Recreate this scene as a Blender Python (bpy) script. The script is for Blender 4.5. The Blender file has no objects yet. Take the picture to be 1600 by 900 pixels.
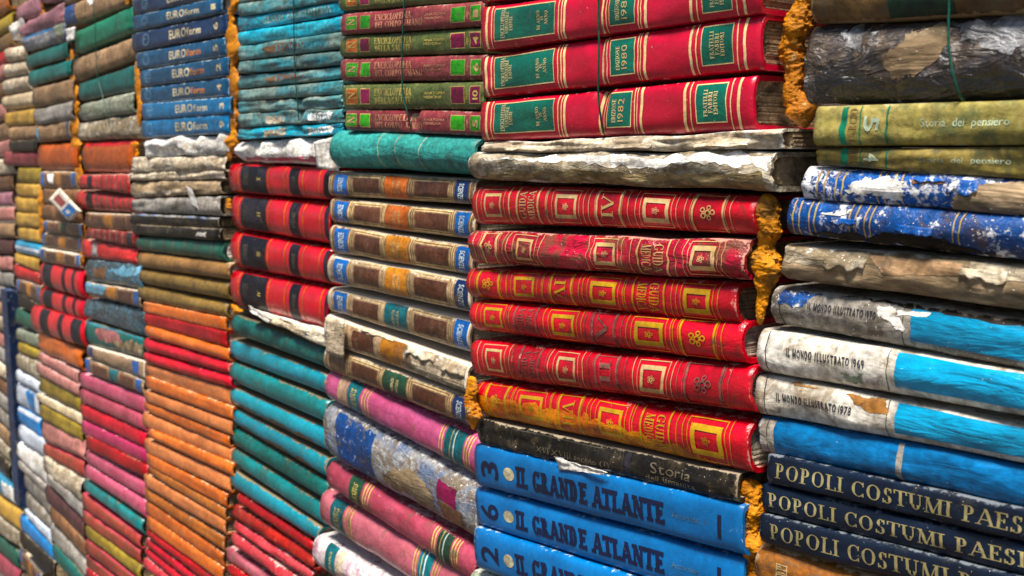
import bpy, bmesh, math, random
from mathutils import Vector, noise, Matrix

random.seed(7)
SC = bpy.context.scene
COL = SC.collection

# ------------------------------------------------------------------ camera
F = 1600.0                                   # focal length in photo pixels (frame 1600 x 900)
PITCH = math.atan(200.0 / F)                 # the horizontals of the wall vanish at y = 250
ALPHA = math.atan(1200.0 * math.cos(PITCH) / F)
D = 0.5                                      # camera stands half a metre off the wall of books
CAM = Vector((0.0, -D, 1.5))
_h = Vector((-math.cos(ALPHA), math.sin(ALPHA), 0))
FWD = _h * math.cos(PITCH) - Vector((0, 0, 1)) * math.sin(PITCH)
RGT = Vector((math.sin(ALPHA), math.cos(ALPHA), 0))
UPV = RGT.cross(FWD)

def at(px, py, d=0.0):
    """point of the plane y = -d that the photograph shows at px, py"""
    r = FWD * F + RGT * (px - 800) + UPV * (450 - py)
    t = (D - d) / r.y
    return CAM + r * t

cd = bpy.data.cameras.new('camera')
cd.sensor_width = 36.0
cd.lens = 36.0 * F / 1600.0
cd.clip_start = 0.02
cd.clip_end = 500
cam = bpy.data.objects.new('camera', cd)
COL.objects.link(cam)
cam.matrix_world = Matrix.Translation(CAM) @ Matrix((RGT, UPV, -FWD)).transposed().to_4x4()
cd.dof.use_dof = True
cd.dof.focus_distance = (at(1010, 450) - CAM).dot(FWD)
cd.dof.aperture_fstop = 13.0
SC.camera = cam

# ------------------------------------------------------------------ light
SUN_EL, SUN_AZ = math.radians(69), math.radians(150)      # azimuth from +y, clockwise: the alley side of the wall
w = bpy.data.worlds.new("World")
SC.world = w
w.use_nodes = True
nt = w.node_tree
nt.nodes.clear()
sky = nt.nodes.new('ShaderNodeTexSky')
sky.sky_type = 'NISHITA'
sky.sun_disc = False
sky.sun_elevation = SUN_EL
sky.sun_rotation = SUN_AZ
bg = nt.nodes.new('ShaderNodeBackground')
bg.inputs['Strength'].default_value = 0.05
wo = nt.nodes.new('ShaderNodeOutputWorld')
nt.links.new(sky.outputs[0], bg.inputs[0])
nt.links.new(bg.outputs[0], wo.inputs[0])
sd = bpy.data.lights.new('sun', 'SUN')
sd.energy = 5.0
sd.angle = math.radians(14)
sd.color = (1.0, 0.93, 0.84)
so = bpy.data.objects.new('sun', sd)
COL.objects.link(so)
sv = Vector((math.sin(SUN_AZ) * math.cos(SUN_EL), math.cos(SUN_AZ) * math.cos(SUN_EL), math.sin(SUN_EL)))
so.rotation_euler = sv.to_track_quat('Z', 'Y').to_euler()
so.location = (0, -3, 6)
SC.view_settings.view_transform = 'Standard'
SC.view_settings.look = 'None'
SC.view_settings.exposure = 0.93
SC.view_settings.gamma = 1.0

# ------------------------------------------------------------------ materials
def worn_group():
    g = bpy.data.node_groups.new('worn_surface', 'ShaderNodeTree')
    I = g.interface
    def sock(n, t, dv=None):
        s = I.new_socket(n, in_out='INPUT', socket_type=t)
        if dv is not None: s.default_value = dv
    for n in ('Base', 'Fade', 'Wear', 'Dirt'): sock(n, 'NodeSocketColor')
    for n, dv in (('WearAmt', .2), ('EdgeAmt', .3), ('DirtAmt', .3), ('Fleck', .1), ('Rough', .5), ('Bump', .3), ('Weave', .3), ('Wrinkle', .3), ('Spec', .5), ('Metal', 0.0), ('Stretch', 1.0), ('Grain', .8)):
        sock(n, 'NodeSocketFloat', dv)
    I.new_socket('Shader', in_out='OUTPUT', socket_type='NodeSocketShader')
    N, L = g.nodes, g.links
    gi, go = N.new('NodeGroupInput'), N.new('NodeGroupOutput')
    def math_(op, a, b=None, c=None, clamp=False):
        m = N.new('ShaderNodeMath'); m.operation = op; m.use_clamp = clamp
        for i, v in enumerate((a, b, c)):
            if v is None: continue
            if isinstance(v, (int, float)): m.inputs[i].default_value = v
            else: L.new(v, m.inputs[i])
        return m.outputs[0]
    def smooth(x, lo, hi):
        m = N.new('ShaderNodeMapRange'); m.interpolation_type = 'SMOOTHSTEP'; m.clamp = True
        L.new(x, m.inputs[0])
        for i, v in ((1, lo), (2, hi)):
            if isinstance(v, (int, float)): m.inputs[i].default_value = v
            else: L.new(v, m.inputs[i])
        return m.outputs[0]
    def mix(f, a, b, mode='MIX'):
        m = N.new('ShaderNodeMix'); m.data_type = 'RGBA'; m.blend_type = mode
        if isinstance(f, (int, float)): m.inputs[0].default_value = f
        else: L.new(f, m.inputs[0])
        for i, v in ((6, a), (7, b)):
            if isinstance(v, tuple): m.inputs[i].default_value = v
            else: L.new(v, m.inputs[i])
        return m.outputs[2]
    tc, oi = N.new('ShaderNodeTexCoord'), N.new('ShaderNodeObjectInfo')
    off = N.new('ShaderNodeVectorMath'); off.operation = 'ADD'
    cx = N.new('ShaderNodeCombineXYZ')
    r1 = math_('MULTIPLY', oi.outputs['Random'], 61.0)
    r2 = math_('MULTIPLY', oi.outputs['Random'], 137.0)
    L.new(r1, cx.inputs[0]); L.new(r2, cx.inputs[1]); L.new(r1, cx.inputs[2])
    mp = N.new('ShaderNodeVectorMath'); mp.operation = 'MULTIPLY'
    st = N.new('ShaderNodeCombineXYZ')
    L.new(gi.outputs['Stretch'], st.inputs[0]); st.inputs[1].default_value = 1; st.inputs[2].default_value = 1
    L.new(tc.outputs['Object'], mp.inputs[0]); L.new(st.outputs[0], mp.inputs[1])
    L.new(mp.outputs[0], off.inputs[0]); L.new(cx.outputs[0], off.inputs[1])
    P = off.outputs[0]
    def nz(scale, detail, rough, dist=0.0, vec=P):
        n = N.new('ShaderNodeTexNoise'); n.noise_dimensions = '3D'
        L.new(vec, n.inputs['Vector']); n.inputs['Scale'].default_value = scale
        n.inputs['Detail'].default_value = detail; n.inputs['Roughness'].default_value = rough
        n.inputs['Distortion'].default_value = dist
        return n.outputs['Fac']
    n0 = nz(9, 4, .55)
    n1 = nz(22, 5, .6)
    n2 = nz(48, 8, .68, .6)
    n3 = nz(130, 9, .72, .3)
    n4 = nz(620, 4, .6)
    n5 = nz(260, 3, .55)
    sx = N.new('ShaderNodeVectorMath'); sx.operation = 'MULTIPLY'; sx.inputs[1].default_value = (.35, 1, 1)
    L.new(P, sx.inputs[0])
    nw = nz(75, 4, .55, 1.4, sx.outputs[0])
    uv = N.new('ShaderNodeSeparateXYZ')
    L.new(tc.outputs['UV'], uv.inputs[0])
    ev = math_('POWER', math_('ABSOLUTE', math_('MULTIPLY_ADD', uv.outputs[1], 2.0, -1.0)), 7.0)
    eu = math_('POWER', math_('ABSOLUTE', math_('MULTIPLY_ADD', uv.outputs[0], 2.0, -1.0)), 40.0)
    edge = math_('MULTIPLY', math_('MAXIMUM', ev, eu), gi.outputs['EdgeAmt'])
    # colour: fade, dirt, wear, flecks
    c = mix(smooth(n1, .40, .60), gi.outputs['Base'], gi.outputs['Fade'])
    fine = math_('ADD', math_('MULTIPLY_ADD', n3, 1.9, .02), math_('MULTIPLY_ADD', n5, .9, -.42))
    fine = math_('MULTIPLY_ADD', math_('ADD', fine, -1.0), gi.outputs['Grain'], 1.0)
    cf = N.new('ShaderNodeCombineColor')
    for i in range(3): L.new(fine, cf.inputs[i])
    c = mix(1.0, c, cf.outputs[0], 'MULTIPLY')
    hs = N.new('ShaderNodeHueSaturation')
    hs.inputs['Saturation'].default_value = 1.10
    L.new(c, hs.inputs['Color'])
    L.new(math_('MULTIPLY', math_('MULTIPLY_ADD', oi.outputs['Random'], .34, .83), math_('MULTIPLY_ADD', math_('ADD', n0, -.5), math_('MULTIPLY', gi.outputs['Grain'], 1.5), 1.0)), hs.inputs['Value'])
    c = hs.outputs[0]
    dthr = math_('MULTIPLY_ADD', gi.outputs['DirtAmt'], -.30, .63)
    df = smooth(n2, dthr, math_('ADD', dthr, .13))
    c = mix(math_('MULTIPLY', df, .8), c, gi.outputs['Dirt'])
    ws = math_('ADD', math_('MULTIPLY_ADD', n3, .7, math_('MULTIPLY', n1, .3)), math_('MULTIPLY', edge, .46))
    wthr = math_('MULTIPLY_ADD', gi.outputs['WearAmt'], -.30, .665)
    wf = smooth(ws, wthr, math_('ADD', wthr, .045))
    c = mix(wf, c, gi.outputs['Wear'])
    fthr = math_('MULTIPLY_ADD', gi.outputs['Fleck'], -.22, .70)
    ff = smooth(math_('MULTIPLY_ADD', n4, .75, math_('MULTIPLY', n2, .25)), fthr, math_('ADD', fthr, .03))
    c = mix(ff, c, (.78, .74, .66, 1))
    # relief
    h = math_('MULTIPLY', n4, gi.outputs['Weave'])
    h = math_('MULTIPLY_ADD', n3, .9, h)
    h = math_('MULTIPLY_ADD', math_('MULTIPLY', nw, gi.outputs['Wrinkle']), 5.0, h)
    h = math_('MULTIPLY_ADD', wf, -.7, h)
    bp = N.new('ShaderNodeBump'); bp.inputs['Distance'].default_value = .0011
    L.new(gi.outputs['Bump'], bp.inputs['Strength']); L.new(h, bp.inputs['Height'])
    bs = N.new('ShaderNodeBsdfPrincipled')
    L.new(c, bs.inputs['Base Color'])
    ro = math_('MULTIPLY_ADD', n2, .32, math_('MULTIPLY_ADD', n1, .3, math_('ADD', gi.outputs['Rough'], -.31)))
    ro = math_('MINIMUM', math_('MAXIMUM', ro, .12), 1.0)
    ro = math_('MAXIMUM', ro, math_('MULTIPLY', wf, .75))
    L.new(ro, bs.inputs['Roughness'])
    L.new(gi.outputs['Spec'], bs.inputs['Specular IOR Level'])
    L.new(gi.outputs['Metal'], bs.inputs['Metallic'])
    L.new(bp.outputs[0], bs.inputs['Normal'])
    L.new(bs.outputs[0], go.inputs[0])
    return g

WG = worn_group()
MATS = {}
def rgb(t): return (t[0], t[1], t[2], 1.0)
def mat(name, base, fade=None, wear=(.42, .33, .22), dirt=(.10, .07, .04), **k):
    m = bpy.data.materials.new(name)
    m.use_nodes = True
    t = m.node_tree
    t.nodes.clear()
    gn = t.nodes.new('ShaderNodeGroup'); gn.node_tree = WG
    o = t.nodes.new('ShaderNodeOutputMaterial')
    t.links.new(gn.outputs[0], o.inputs[0])
    if fade is None: fade = tuple(c * .55 + .003 for c in base)
    for n, v in (('Base', base), ('Fade', fade), ('Wear', wear), ('Dirt', dirt)): gn.inputs[n].default_value = rgb(v)
    pr = dict(WearAmt=.18, EdgeAmt=.55, DirtAmt=.3, Fleck=.12, Rough=.5, Bump=.45, Weave=.35, Wrinkle=.25, Spec=.38, Metal=0., Stretch=1., Grain=1.05)
    pr.update(k)
    for n, v in pr.items(): gn.inputs[n].default_value = v
    MATS[name] = m
    return name

PAPER = (.50, .40, .27)
mat('crimson_cloth', (0.46, 0.003, 0.026), (0.36, 0.002, 0.016), wear=(.55, .22, .2), WearAmt=.02, EdgeAmt=.28, DirtAmt=0.03, Fleck=.16, Rough=0.3, Wrinkle=0.1, Grain=0.28, Spec=0.5, Bump=0.3)
mat('scarlet_leatherette', (.47, .004, .014), (.30, .003, .008), wear=(.5, .2, .15), dirt=(.12, .02, .01), WearAmt=0.06, EdgeAmt=.3, DirtAmt=0.18, Fleck=.1, Rough=0.26, Wrinkle=.35, Grain=0.5, Spec=0.5, Weave=0.7)
mat('scarlet_blistered', (.42, .012, .035), (.24, .01, .02), wear=(.5, .2, .15), dirt=(.13, .05, .02), WearAmt=.12, EdgeAmt=.4, DirtAmt=.5, Fleck=.22, Rough=0.24, Wrinkle=1.0, Bump=.8, Spec=0.6)
mat('amber_fade', (0.46, 0.17, 0.02), (0.4, 0.09, 0.012), wear=(.55, .3, .04), dirt=(.25, .03, .01), WearAmt=.2, EdgeAmt=.2, DirtAmt=.4, Rough=.3, Wrinkle=.3)
mat('gilt', (0.62, 0.45, 0.23), (0.48, 0.32, 0.14), wear=(.40, .012, .03), WearAmt=.13, EdgeAmt=.2, DirtAmt=.15, Fleck=.05, Rough=.38, Metal=.25, Bump=.25, Grain=0.5)
mat('gilt_pale', (.72, .56, .30), (.6, .46, .22), wear=(.40, .01, .03), WearAmt=.06, EdgeAmt=.1, DirtAmt=.1, Fleck=.05, Rough=.42, Bump=.25, Grain=0.5)
mat('gilt_yellow', (0.5, 0.31, 0.05), (0.38, 0.22, 0.04), wear=(.36, .03, .02), WearAmt=0.14, EdgeAmt=.2, DirtAmt=.15, Fleck=.02, Rough=.32, Metal=.3, Bump=.25, Grain=0.5)
mat('gilt_on_dark', (0.34, 0.29, 0.14), (0.25, 0.21, 0.1), wear=(.012, .025, .06), WearAmt=.16, EdgeAmt=.1, DirtAmt=.2, Fleck=.02, Rough=.5, Bump=.25, Grain=0.5)
mat('gilt_on_brown', (0.56, 0.43, 0.23), (0.44, 0.32, 0.16), wear=(.14, .08, .05), WearAmt=0.1, EdgeAmt=.2, DirtAmt=.2, Fleck=.05, Rough=.45, Metal=.15, Bump=.25)
mat('emerald_label', (.004, .125, .075), (.004, .09, .06), wear=(.4, .35, .2), WearAmt=.0, EdgeAmt=.05, DirtAmt=.08, Fleck=.12, Rough=0.28, Grain=0.3, Spec=0.5)
mat('atlas_blue', (0.005, 0.145, 0.41), (0.005, 0.115, 0.33), wear=(.3, .4, .5), dirt=(.02, .06, .12), WearAmt=.03, EdgeAmt=.3, DirtAmt=0.08, Fleck=.1, Rough=0.34, Wrinkle=0.06, Grain=0.3, Bump=0.3)
mat('navy_ink', (.008, .012, .05), wear=(.006, .19, .5), WearAmt=0.0, EdgeAmt=0., DirtAmt=.05, Fleck=.05, Rough=.5, Grain=0.5)
mat('atlas_dot', (.55, .50, .33), wear=(.1, .25, .4), WearAmt=.1, DirtAmt=.3, Rough=.5)
mat('night_blue', (0.004, 0.011, 0.028), (0.003, 0.007, 0.018), wear=(.12, .14, .16), dirt=(.02, .02, .02), WearAmt=.05, EdgeAmt=.35, DirtAmt=.2, Fleck=.2, Rough=.42, Grain=0.5)
mat('soot_black', (0.01, 0.009, 0.008), (0.018, 0.015, 0.012), wear=(.26, .21, .14), dirt=(.06, .045, .025), WearAmt=.14, EdgeAmt=.5, DirtAmt=.4, Fleck=.25, Rough=0.42, Wrinkle=.4, Spec=0.15)
mat('ghost_gilt', (0.11, 0.09, 0.058), wear=(.017, .015, .013), WearAmt=.3, DirtAmt=.2)
mat('plaster_under', (.25, .19, .095), (.18, .13, .06), wear=(.44, .38, .27), dirt=(.09, .065, .03), WearAmt=.28, EdgeAmt=.1, DirtAmt=.5, Fleck=.3, Rough=.75, Wrinkle=.9, Bump=0.6, Stretch=.45, Grain=1.3)
mat('plaster_grey', (.40, .35, .265), (.27, .22, .15), wear=(.60, .57, .50), dirt=(.13, .09, .04), WearAmt=.26, EdgeAmt=.25, DirtAmt=.62, Fleck=.4, Rough=.75, Wrinkle=.9, Bump=0.6, Stretch=0.8, Grain=1.3)
mat('weathered_paper', (0.55, 0.48, 0.37), (0.4, 0.32, 0.22), wear=(.66, .62, .55), dirt=(.20, .14, .08), WearAmt=.26, EdgeAmt=.3, DirtAmt=.5, Fleck=.3, Rough=.8, Wrinkle=.9, Bump=0.55, Stretch=0.8, Grain=1.3)
mat('white_paper', (.70, .68, .64), (.58, .55, .50), wear=(.78, .77, .74), dirt=(.36, .27, .17), WearAmt=.25, DirtAmt=.35, Fleck=.3, Rough=.75, Wrinkle=0.6, Bump=0.55, Grain=1.3)
mat('page_edges', (0.46, 0.35, 0.22), (0.28, 0.2, 0.12), wear=(.40, .33, .24), dirt=(.06, .04, .022), WearAmt=.22, EdgeAmt=0., DirtAmt=.5, Fleck=.15, Rough=.85, Wrinkle=.5, Bump=.9)
mat('pale_pages', (0.6, 0.52, 0.41), (0.48, 0.4, 0.3), wear=(.55, .5, .42), dirt=(.18, .12, .07), WearAmt=.2, EdgeAmt=0., DirtAmt=.35, Fleck=.15, Rough=.85, Wrinkle=.4, Bump=.8)
mat('bare_board', (.33, .24, .15), (.20, .14, .08), wear=(.42, .36, .28), dirt=(.09, .065, .035), WearAmt=.22, EdgeAmt=.3, DirtAmt=.5, Fleck=.3, Rough=.8, Wrinkle=.6, Bump=0.55, Stretch=.4, Grain=1.3)
mat('rot_marbled', (0.024, 0.022, 0.024), (0.085, 0.063, 0.045), wear=(.46, .46, .46), dirt=(.022, .020, .024), WearAmt=0.2, EdgeAmt=.1, DirtAmt=0.5, Fleck=0.12, Rough=0.2, Wrinkle=1.2, Bump=1.0, Spec=0.7, Grain=1.2)
mat('rot_grey', (.30, .305, .32), (.17, .165, .16), wear=(.5, .5, .5), dirt=(.05, .045, .04), WearAmt=.2, EdgeAmt=0., DirtAmt=.5, Fleck=.1, Rough=.2, Wrinkle=1.2, Bump=1.0, Spec=.7, Grain=1.2)  # grey mottling, with the skin's pale sheen put into the colour
mat('rot_black', (.014, .013, .016), (.03, .026, .024), wear=(.3, .3, .3), dirt=(.008, .008, .008), WearAmt=.12, EdgeAmt=0., DirtAmt=.4, Fleck=.2, Rough=.2, Wrinkle=1.2, Bump=1.0, Spec=.7)
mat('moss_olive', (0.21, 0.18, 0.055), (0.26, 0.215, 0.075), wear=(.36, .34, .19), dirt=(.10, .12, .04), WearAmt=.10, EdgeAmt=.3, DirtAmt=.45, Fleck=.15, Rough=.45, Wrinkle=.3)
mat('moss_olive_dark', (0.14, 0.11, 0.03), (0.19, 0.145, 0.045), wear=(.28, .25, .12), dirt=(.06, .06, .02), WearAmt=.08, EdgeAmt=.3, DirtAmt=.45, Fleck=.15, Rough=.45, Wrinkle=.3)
mat('green_band', (.0, .16, .08), wear=(.2, .2, .06), WearAmt=.08, DirtAmt=.15, Rough=.45)
mat('faded_lettering', (.42, .50, .36), wear=(.2, .18, .04), WearAmt=.22, DirtAmt=.1, Rough=.5)
mat('flaking_blue', (.006, .085, .34), (.005, .06, .25), wear=(.66, .66, .68), dirt=(.02, .05, .14), WearAmt=0.54, EdgeAmt=.1, DirtAmt=.25, Fleck=.4, Rough=.4, Wrinkle=.3, Bump=.7)
mat('flaking_blue_dark', (.006, .075, .30), (.005, .045, .19), wear=(.62, .62, .64), dirt=(.06, .035, .02), WearAmt=0.44, EdgeAmt=.05, DirtAmt=.42, Fleck=.4, Rough=.4, Wrinkle=.3, Bump=.7)
mat('gold_line', (.55, .38, .16), wear=(.3, .3, .35), WearAmt=.2, DirtAmt=.2)
mat('dusty_white', (.52, .49, .43), (.42, .38, .31), wear=(.66, .65, .62), dirt=(.22, .16, .09), WearAmt=.2, EdgeAmt=.1, DirtAmt=.42, Fleck=.2, Rough=.36, Wrinkle=0.45, Bump=0.35, Stretch=1.0, Grain=1.3)
mat('dusty_grey', (.34, .32, .29), (.24, .21, .17), wear=(.52, .50, .47), dirt=(.08, .06, .035), WearAmt=.25, EdgeAmt=.1, DirtAmt=.55, Fleck=.3, Rough=.4, Wrinkle=0.45, Bump=0.45, Stretch=1.0, Grain=1.3)
mat('cyan_jacket', (.008, .26, .46), (.006, .20, .36), wear=(.40, .58, .64), dirt=(.01, .10, .17), WearAmt=.10, EdgeAmt=.15, DirtAmt=.28, Fleck=.2, Rough=0.2, Wrinkle=1.1, Bump=.5, Stretch=.6, Spec=0.6, Grain=0.5)
mat('mid_blue_jacket', (0.006, 0.12, 0.3), (0.005, 0.095, 0.24), wear=(.25, .38, .5), dirt=(.01, .06, .14), WearAmt=.06, EdgeAmt=.2, DirtAmt=.25, Fleck=.15, Rough=.3, Wrinkle=.5, Stretch=.6)
mat('black_ink', (.02, .02, .03), wear=(.4, .38, .35), WearAmt=0.02, EdgeAmt=0., DirtAmt=.02, Fleck=.0, Rough=.6)
mat('brown_stain', (.22, .10, .03), (.30, .16, .06), wear=(.4, .3, .2), WearAmt=.1, EdgeAmt=0., DirtAmt=.4, Rough=.5)
mat('tan_leather', (.27, .11, .035), (.20, .075, .022), wear=(.4, .27, .15), WearAmt=.08, DirtAmt=.35, Rough=.42)
mat('bottle_green', (.010, .045, .022), wear=(.2, .16, .08), WearAmt=.06, DirtAmt=.2, Rough=.45)
mat('umber_leather', (.17, .10, .04), (.12, .07, .03), wear=(.3, .2, .1), WearAmt=.1, DirtAmt=.4, Rough=.45)
mat('maroon_cloth', (.17, .030, .038), (.20, .05, .05), wear=(.34, .2, .16), WearAmt=.06, EdgeAmt=.4, DirtAmt=.2, Fleck=.1, Rough=.45)
mat('khaki_green_cloth', (.070, .095, .025), (.10, .12, .04), wear=(.3, .28, .15), WearAmt=.06, EdgeAmt=.4, DirtAmt=.2, Fleck=.1, Rough=.48)
mat('leaf_label', (.03, .25, .01), (.02, .2, .01), wear=(.3, .28, .1), WearAmt=.03, EdgeAmt=0., DirtAmt=.1, Rough=.45)
mat('wine_label', (.19, .004, .05), wear=(.3, .2, .1), WearAmt=.03, EdgeAmt=0., DirtAmt=.1, Rough=.45)
mat('soft_gold', (0.62, 0.48, 0.16), wear=(.2, .15, .06), WearAmt=0.06, EdgeAmt=.0, DirtAmt=.1, Rough=.45, Grain=0.5)
mat('rose_gold', (0.62, 0.33, 0.2), wear=(.18, .04, .04), WearAmt=0.06, EdgeAmt=.0, DirtAmt=.1, Rough=.45, Grain=0.5)
mat('sea_green_soft', (.045, .26, .23), (.03, .18, .165), wear=(.25, .42, .38), dirt=(.03, .09, .07), WearAmt=.08, EdgeAmt=.2, DirtAmt=.3, Fleck=.1, Rough=.5, Wrinkle=.8)
mat('walnut_spine', (0.185, 0.11, 0.06), (0.14, 0.08, 0.045), wear=(.46, .37, .27), dirt=(.10, .06, .03), WearAmt=.14, EdgeAmt=.75, DirtAmt=.3, Fleck=.15, Rough=.42)
mat('walnut_pale', (0.27, 0.185, 0.115), (0.21, 0.135, 0.085), wear=(.56, .48, .38), dirt=(.12, .075, .04), WearAmt=0.3, EdgeAmt=1.1, DirtAmt=.3, Fleck=.2, Rough=.42)
mat('dark_panel', (0.055, 0.02, 0.01), (0.085, 0.034, 0.02), wear=(.25, .16, .1), WearAmt=.08, EdgeAmt=0., DirtAmt=.25, Fleck=.15, Rough=0.26, Spec=0.3)
mat('cobalt_label', (.006, .085, .32), (.006, .07, .25), wear=(.3, .4, .5), WearAmt=.05, EdgeAmt=0., DirtAmt=.12, Fleck=.12, Rough=0.26, Spec=0.5)
mat('navy_label', (.010, .025, .10), wear=(.3, .3, .3), WearAmt=.05, EdgeAmt=0., DirtAmt=.12, Fleck=.12, Rough=0.26, Spec=0.5)
mat('label_print', (.55, .62, .62), wear=(.1, .2, .4), WearAmt=.2, EdgeAmt=0., DirtAmt=.1, Rough=.5, Grain=0.5)
mat('rust_label', (.36, .085, .02), (.42, .13, .05), wear=(.5, .3, .15), WearAmt=.08, EdgeAmt=0., DirtAmt=.2, Rough=.4)
mat('amber_label', (0.42, 0.17, 0.03), (0.34, 0.13, 0.022), wear=(.5, .4, .2), WearAmt=.08, EdgeAmt=0., DirtAmt=.25, Rough=0.26, Spec=0.5)
mat('petrol_label', (.006, .11, .13), wear=(.3, .3, .3), WearAmt=.05, EdgeAmt=0., DirtAmt=.2, Rough=.4)
mat('dusty_pink', (.42, .10, .20), (.34, .07, .14), wear=(.55, .36, .36), dirt=(.22, .05, .05), WearAmt=.10, EdgeAmt=.3, DirtAmt=.25, Fleck=.15, Rough=0.3, Wrinkle=.3, Grain=0.5, Spec=0.5)
mat('rose_cloth', (0.37, 0.08, 0.115), (0.29, 0.055, 0.08), wear=(.52, .3, .28), WearAmt=.08, EdgeAmt=.3, DirtAmt=.25, Fleck=.12, Rough=0.3, Grain=0.5, Spec=0.5)
mat('pale_rose_cloth', (0.44, 0.135, 0.165), (0.36, 0.1, 0.125), wear=(.6, .4, .36), WearAmt=.08, EdgeAmt=.3, DirtAmt=.2, Fleck=.12, Rough=0.3, Grain=0.5, Spec=0.5)
mat('tan_band', (.45, .30, .20), wear=(.42, .1, .2), WearAmt=.16, EdgeAmt=0., DirtAmt=.2, Rough=.45)
mat('slate_rot', (.13, .17, .26), (.30, .30, .30), wear=(.52, .51, .49), dirt=(.13, .085, .04), WearAmt=.28, EdgeAmt=.3, DirtAmt=.55, Fleck=.35, Rough=.45, Wrinkle=.7, Bump=.8)
mat('indigo_patch', (.012, .045, .15), (.02, .06, .2), wear=(.34, .38, .46), WearAmt=.26, EdgeAmt=.2, DirtAmt=.3, Fleck=.3, Rough=.4)
mat('stained_white', (.58, .50, .49), (.52, .40, .42), wear=(.68, .64, .6), dirt=(.40, .14, .22), WearAmt=.2, EdgeAmt=.4, DirtAmt=.45, Fleck=.2, Rough=.5, Wrinkle=.7)
mat('teal_series', (0.06, 0.22, 0.24), (0.15, 0.22, 0.2), wear=(.30, .27, .19), dirt=(.055, .085, .075), WearAmt=.26, EdgeAmt=.15, DirtAmt=.5, Fleck=.2, Rough=.42, Wrinkle=.4, Stretch=.6, Grain=1.2)
mat('teal_series_bright', (0.015, 0.27, 0.4), (0.05, 0.28, 0.34), wear=(.35, .45, .45), dirt=(.05, .11, .12), WearAmt=.18, EdgeAmt=.15, DirtAmt=.35, Fleck=.25, Rough=.4, Wrinkle=.5, Stretch=.6, Grain=1.1)
mat('scarlet_gloss', (.52, .003, .014), (.40, .002, .010), wear=(.5, .15, .12), WearAmt=.02, EdgeAmt=.35, DirtAmt=.08, Fleck=.08, Rough=0.24, Wrinkle=.12, Grain=0.25, Spec=0.5, Bump=0.25)
mat('black_label', (0.006, 0.006, 0.01), (.022, .02, .026), wear=(.2, .15, .1), WearAmt=.04, EdgeAmt=.0, DirtAmt=.12, Fleck=.1, Rough=0.42, Spec=0.15)
mat('orange_line', (0.55, 0.15, 0.03), wear=(.45, .02, .02), WearAmt=.12, EdgeAmt=0., DirtAmt=.1, Rough=.45)
mat('teal_cloth', (.004, .155, .165), (.004, .11, .11), wear=(.16, .12, .06), dirt=(.04, .06, .035), WearAmt=.10, EdgeAmt=.5, DirtAmt=.3, Fleck=.12, Rough=0.3, Wrinkle=.12, Grain=0.5, Spec=0.5)
mat('bright_teal_cloth', (.004, .22, .30), (.004, .19, .24), wear=(.19, .14, .07), dirt=(.05, .08, .05), WearAmt=.14, EdgeAmt=.7, DirtAmt=.25, Fleck=.2, Rough=0.3, Wrinkle=.12, Grain=0.5, Spec=0.5)
mat('deep_teal_cloth', (0.006, 0.115, 0.105), (0.005, 0.09, 0.075), wear=(.13, .1, .05), dirt=(.03, .045, .025), WearAmt=.12, EdgeAmt=.5, DirtAmt=.35, Fleck=.1, Rough=.4, Wrinkle=.12)
mat('crumbling_red', (.33, .018, .014), (.42, .06, .05), wear=(.50, .16, .12), dirt=(.10, .012, .008), WearAmt=.3, EdgeAmt=.2, DirtAmt=.4, Fleck=.2, Rough=.55, Wrinkle=.4)
mat('salmon_cloth', (.50, .085, .095), (.44, .06, .07), wear=(.62, .34, .30), dirt=(.3, .03, .04), WearAmt=.2, EdgeAmt=.3, DirtAmt=.25, Fleck=.15, Rough=.4)
mat('euro_blue', (0.003, 0.062, 0.145), (0.002, 0.045, 0.105), wear=(.3, .36, .4), dirt=(.01, .03, .06), WearAmt=.08, EdgeAmt=.45, DirtAmt=.2, Fleck=.2, Rough=.36)
mat('euro_bright', (0.003, 0.115, 0.27), (0.003, 0.085, 0.2), wear=(.4, .46, .5), dirt=(.01, .04, .09), WearAmt=.08, EdgeAmt=.45, DirtAmt=.2, Fleck=.2, Rough=.36)
mat('euro_navy', (0.005, 0.022, 0.072), (0.004, 0.016, 0.05), wear=(.2, .24, .28), WearAmt=.08, EdgeAmt=.45, DirtAmt=.2, Fleck=.25, Rough=.36)
mat('cream_print', (.66, .56, .36), wear=(.01, .08, .2), WearAmt=0.0, EdgeAmt=0., DirtAmt=.05, Rough=.5, Grain=0.5)
mat('orange_print', (.60, .22, .05), wear=(.01, .08, .2), WearAmt=0.0, EdgeAmt=0., DirtAmt=.05, Rough=.5, Grain=0.5)
mat('faint_print', (.12, .22, .32), wear=(.01, .08, .2), WearAmt=.2, EdgeAmt=0., DirtAmt=.1, Rough=.5)
mat('orange_cloth', (0.54, 0.155, 0.056), (0.44, 0.115, 0.042), wear=(.60, .36, .18), dirt=(.33, .13, .045), WearAmt=.08, EdgeAmt=.35, DirtAmt=.28, Fleck=.08, Rough=0.3, Wrinkle=.15, Grain=0.7, Spec=0.5)
mat('apricot_cloth', (0.58, 0.215, 0.095), (0.49, 0.165, 0.07), wear=(.66, .44, .26), dirt=(.40, .19, .07), WearAmt=.10, EdgeAmt=.35, DirtAmt=.25, Fleck=.08, Rough=0.3, Wrinkle=.15, Grain=0.7, Spec=0.5)
mat('orange_brown_cloth', (0.4, 0.145, 0.048), (0.33, 0.11, 0.036), wear=(.55, .36, .2), dirt=(.22, .1, .035), WearAmt=.08, EdgeAmt=.35, DirtAmt=.3, Fleck=.08, Rough=.4, Wrinkle=.15)
mat('tan_cloth', (.28, .15, .06), (.22, .12, .045), wear=(.48, .33, .2), dirt=(.14, .08, .03), WearAmt=.08, EdgeAmt=.4, DirtAmt=.3, Fleck=.08, Rough=.4)
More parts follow.
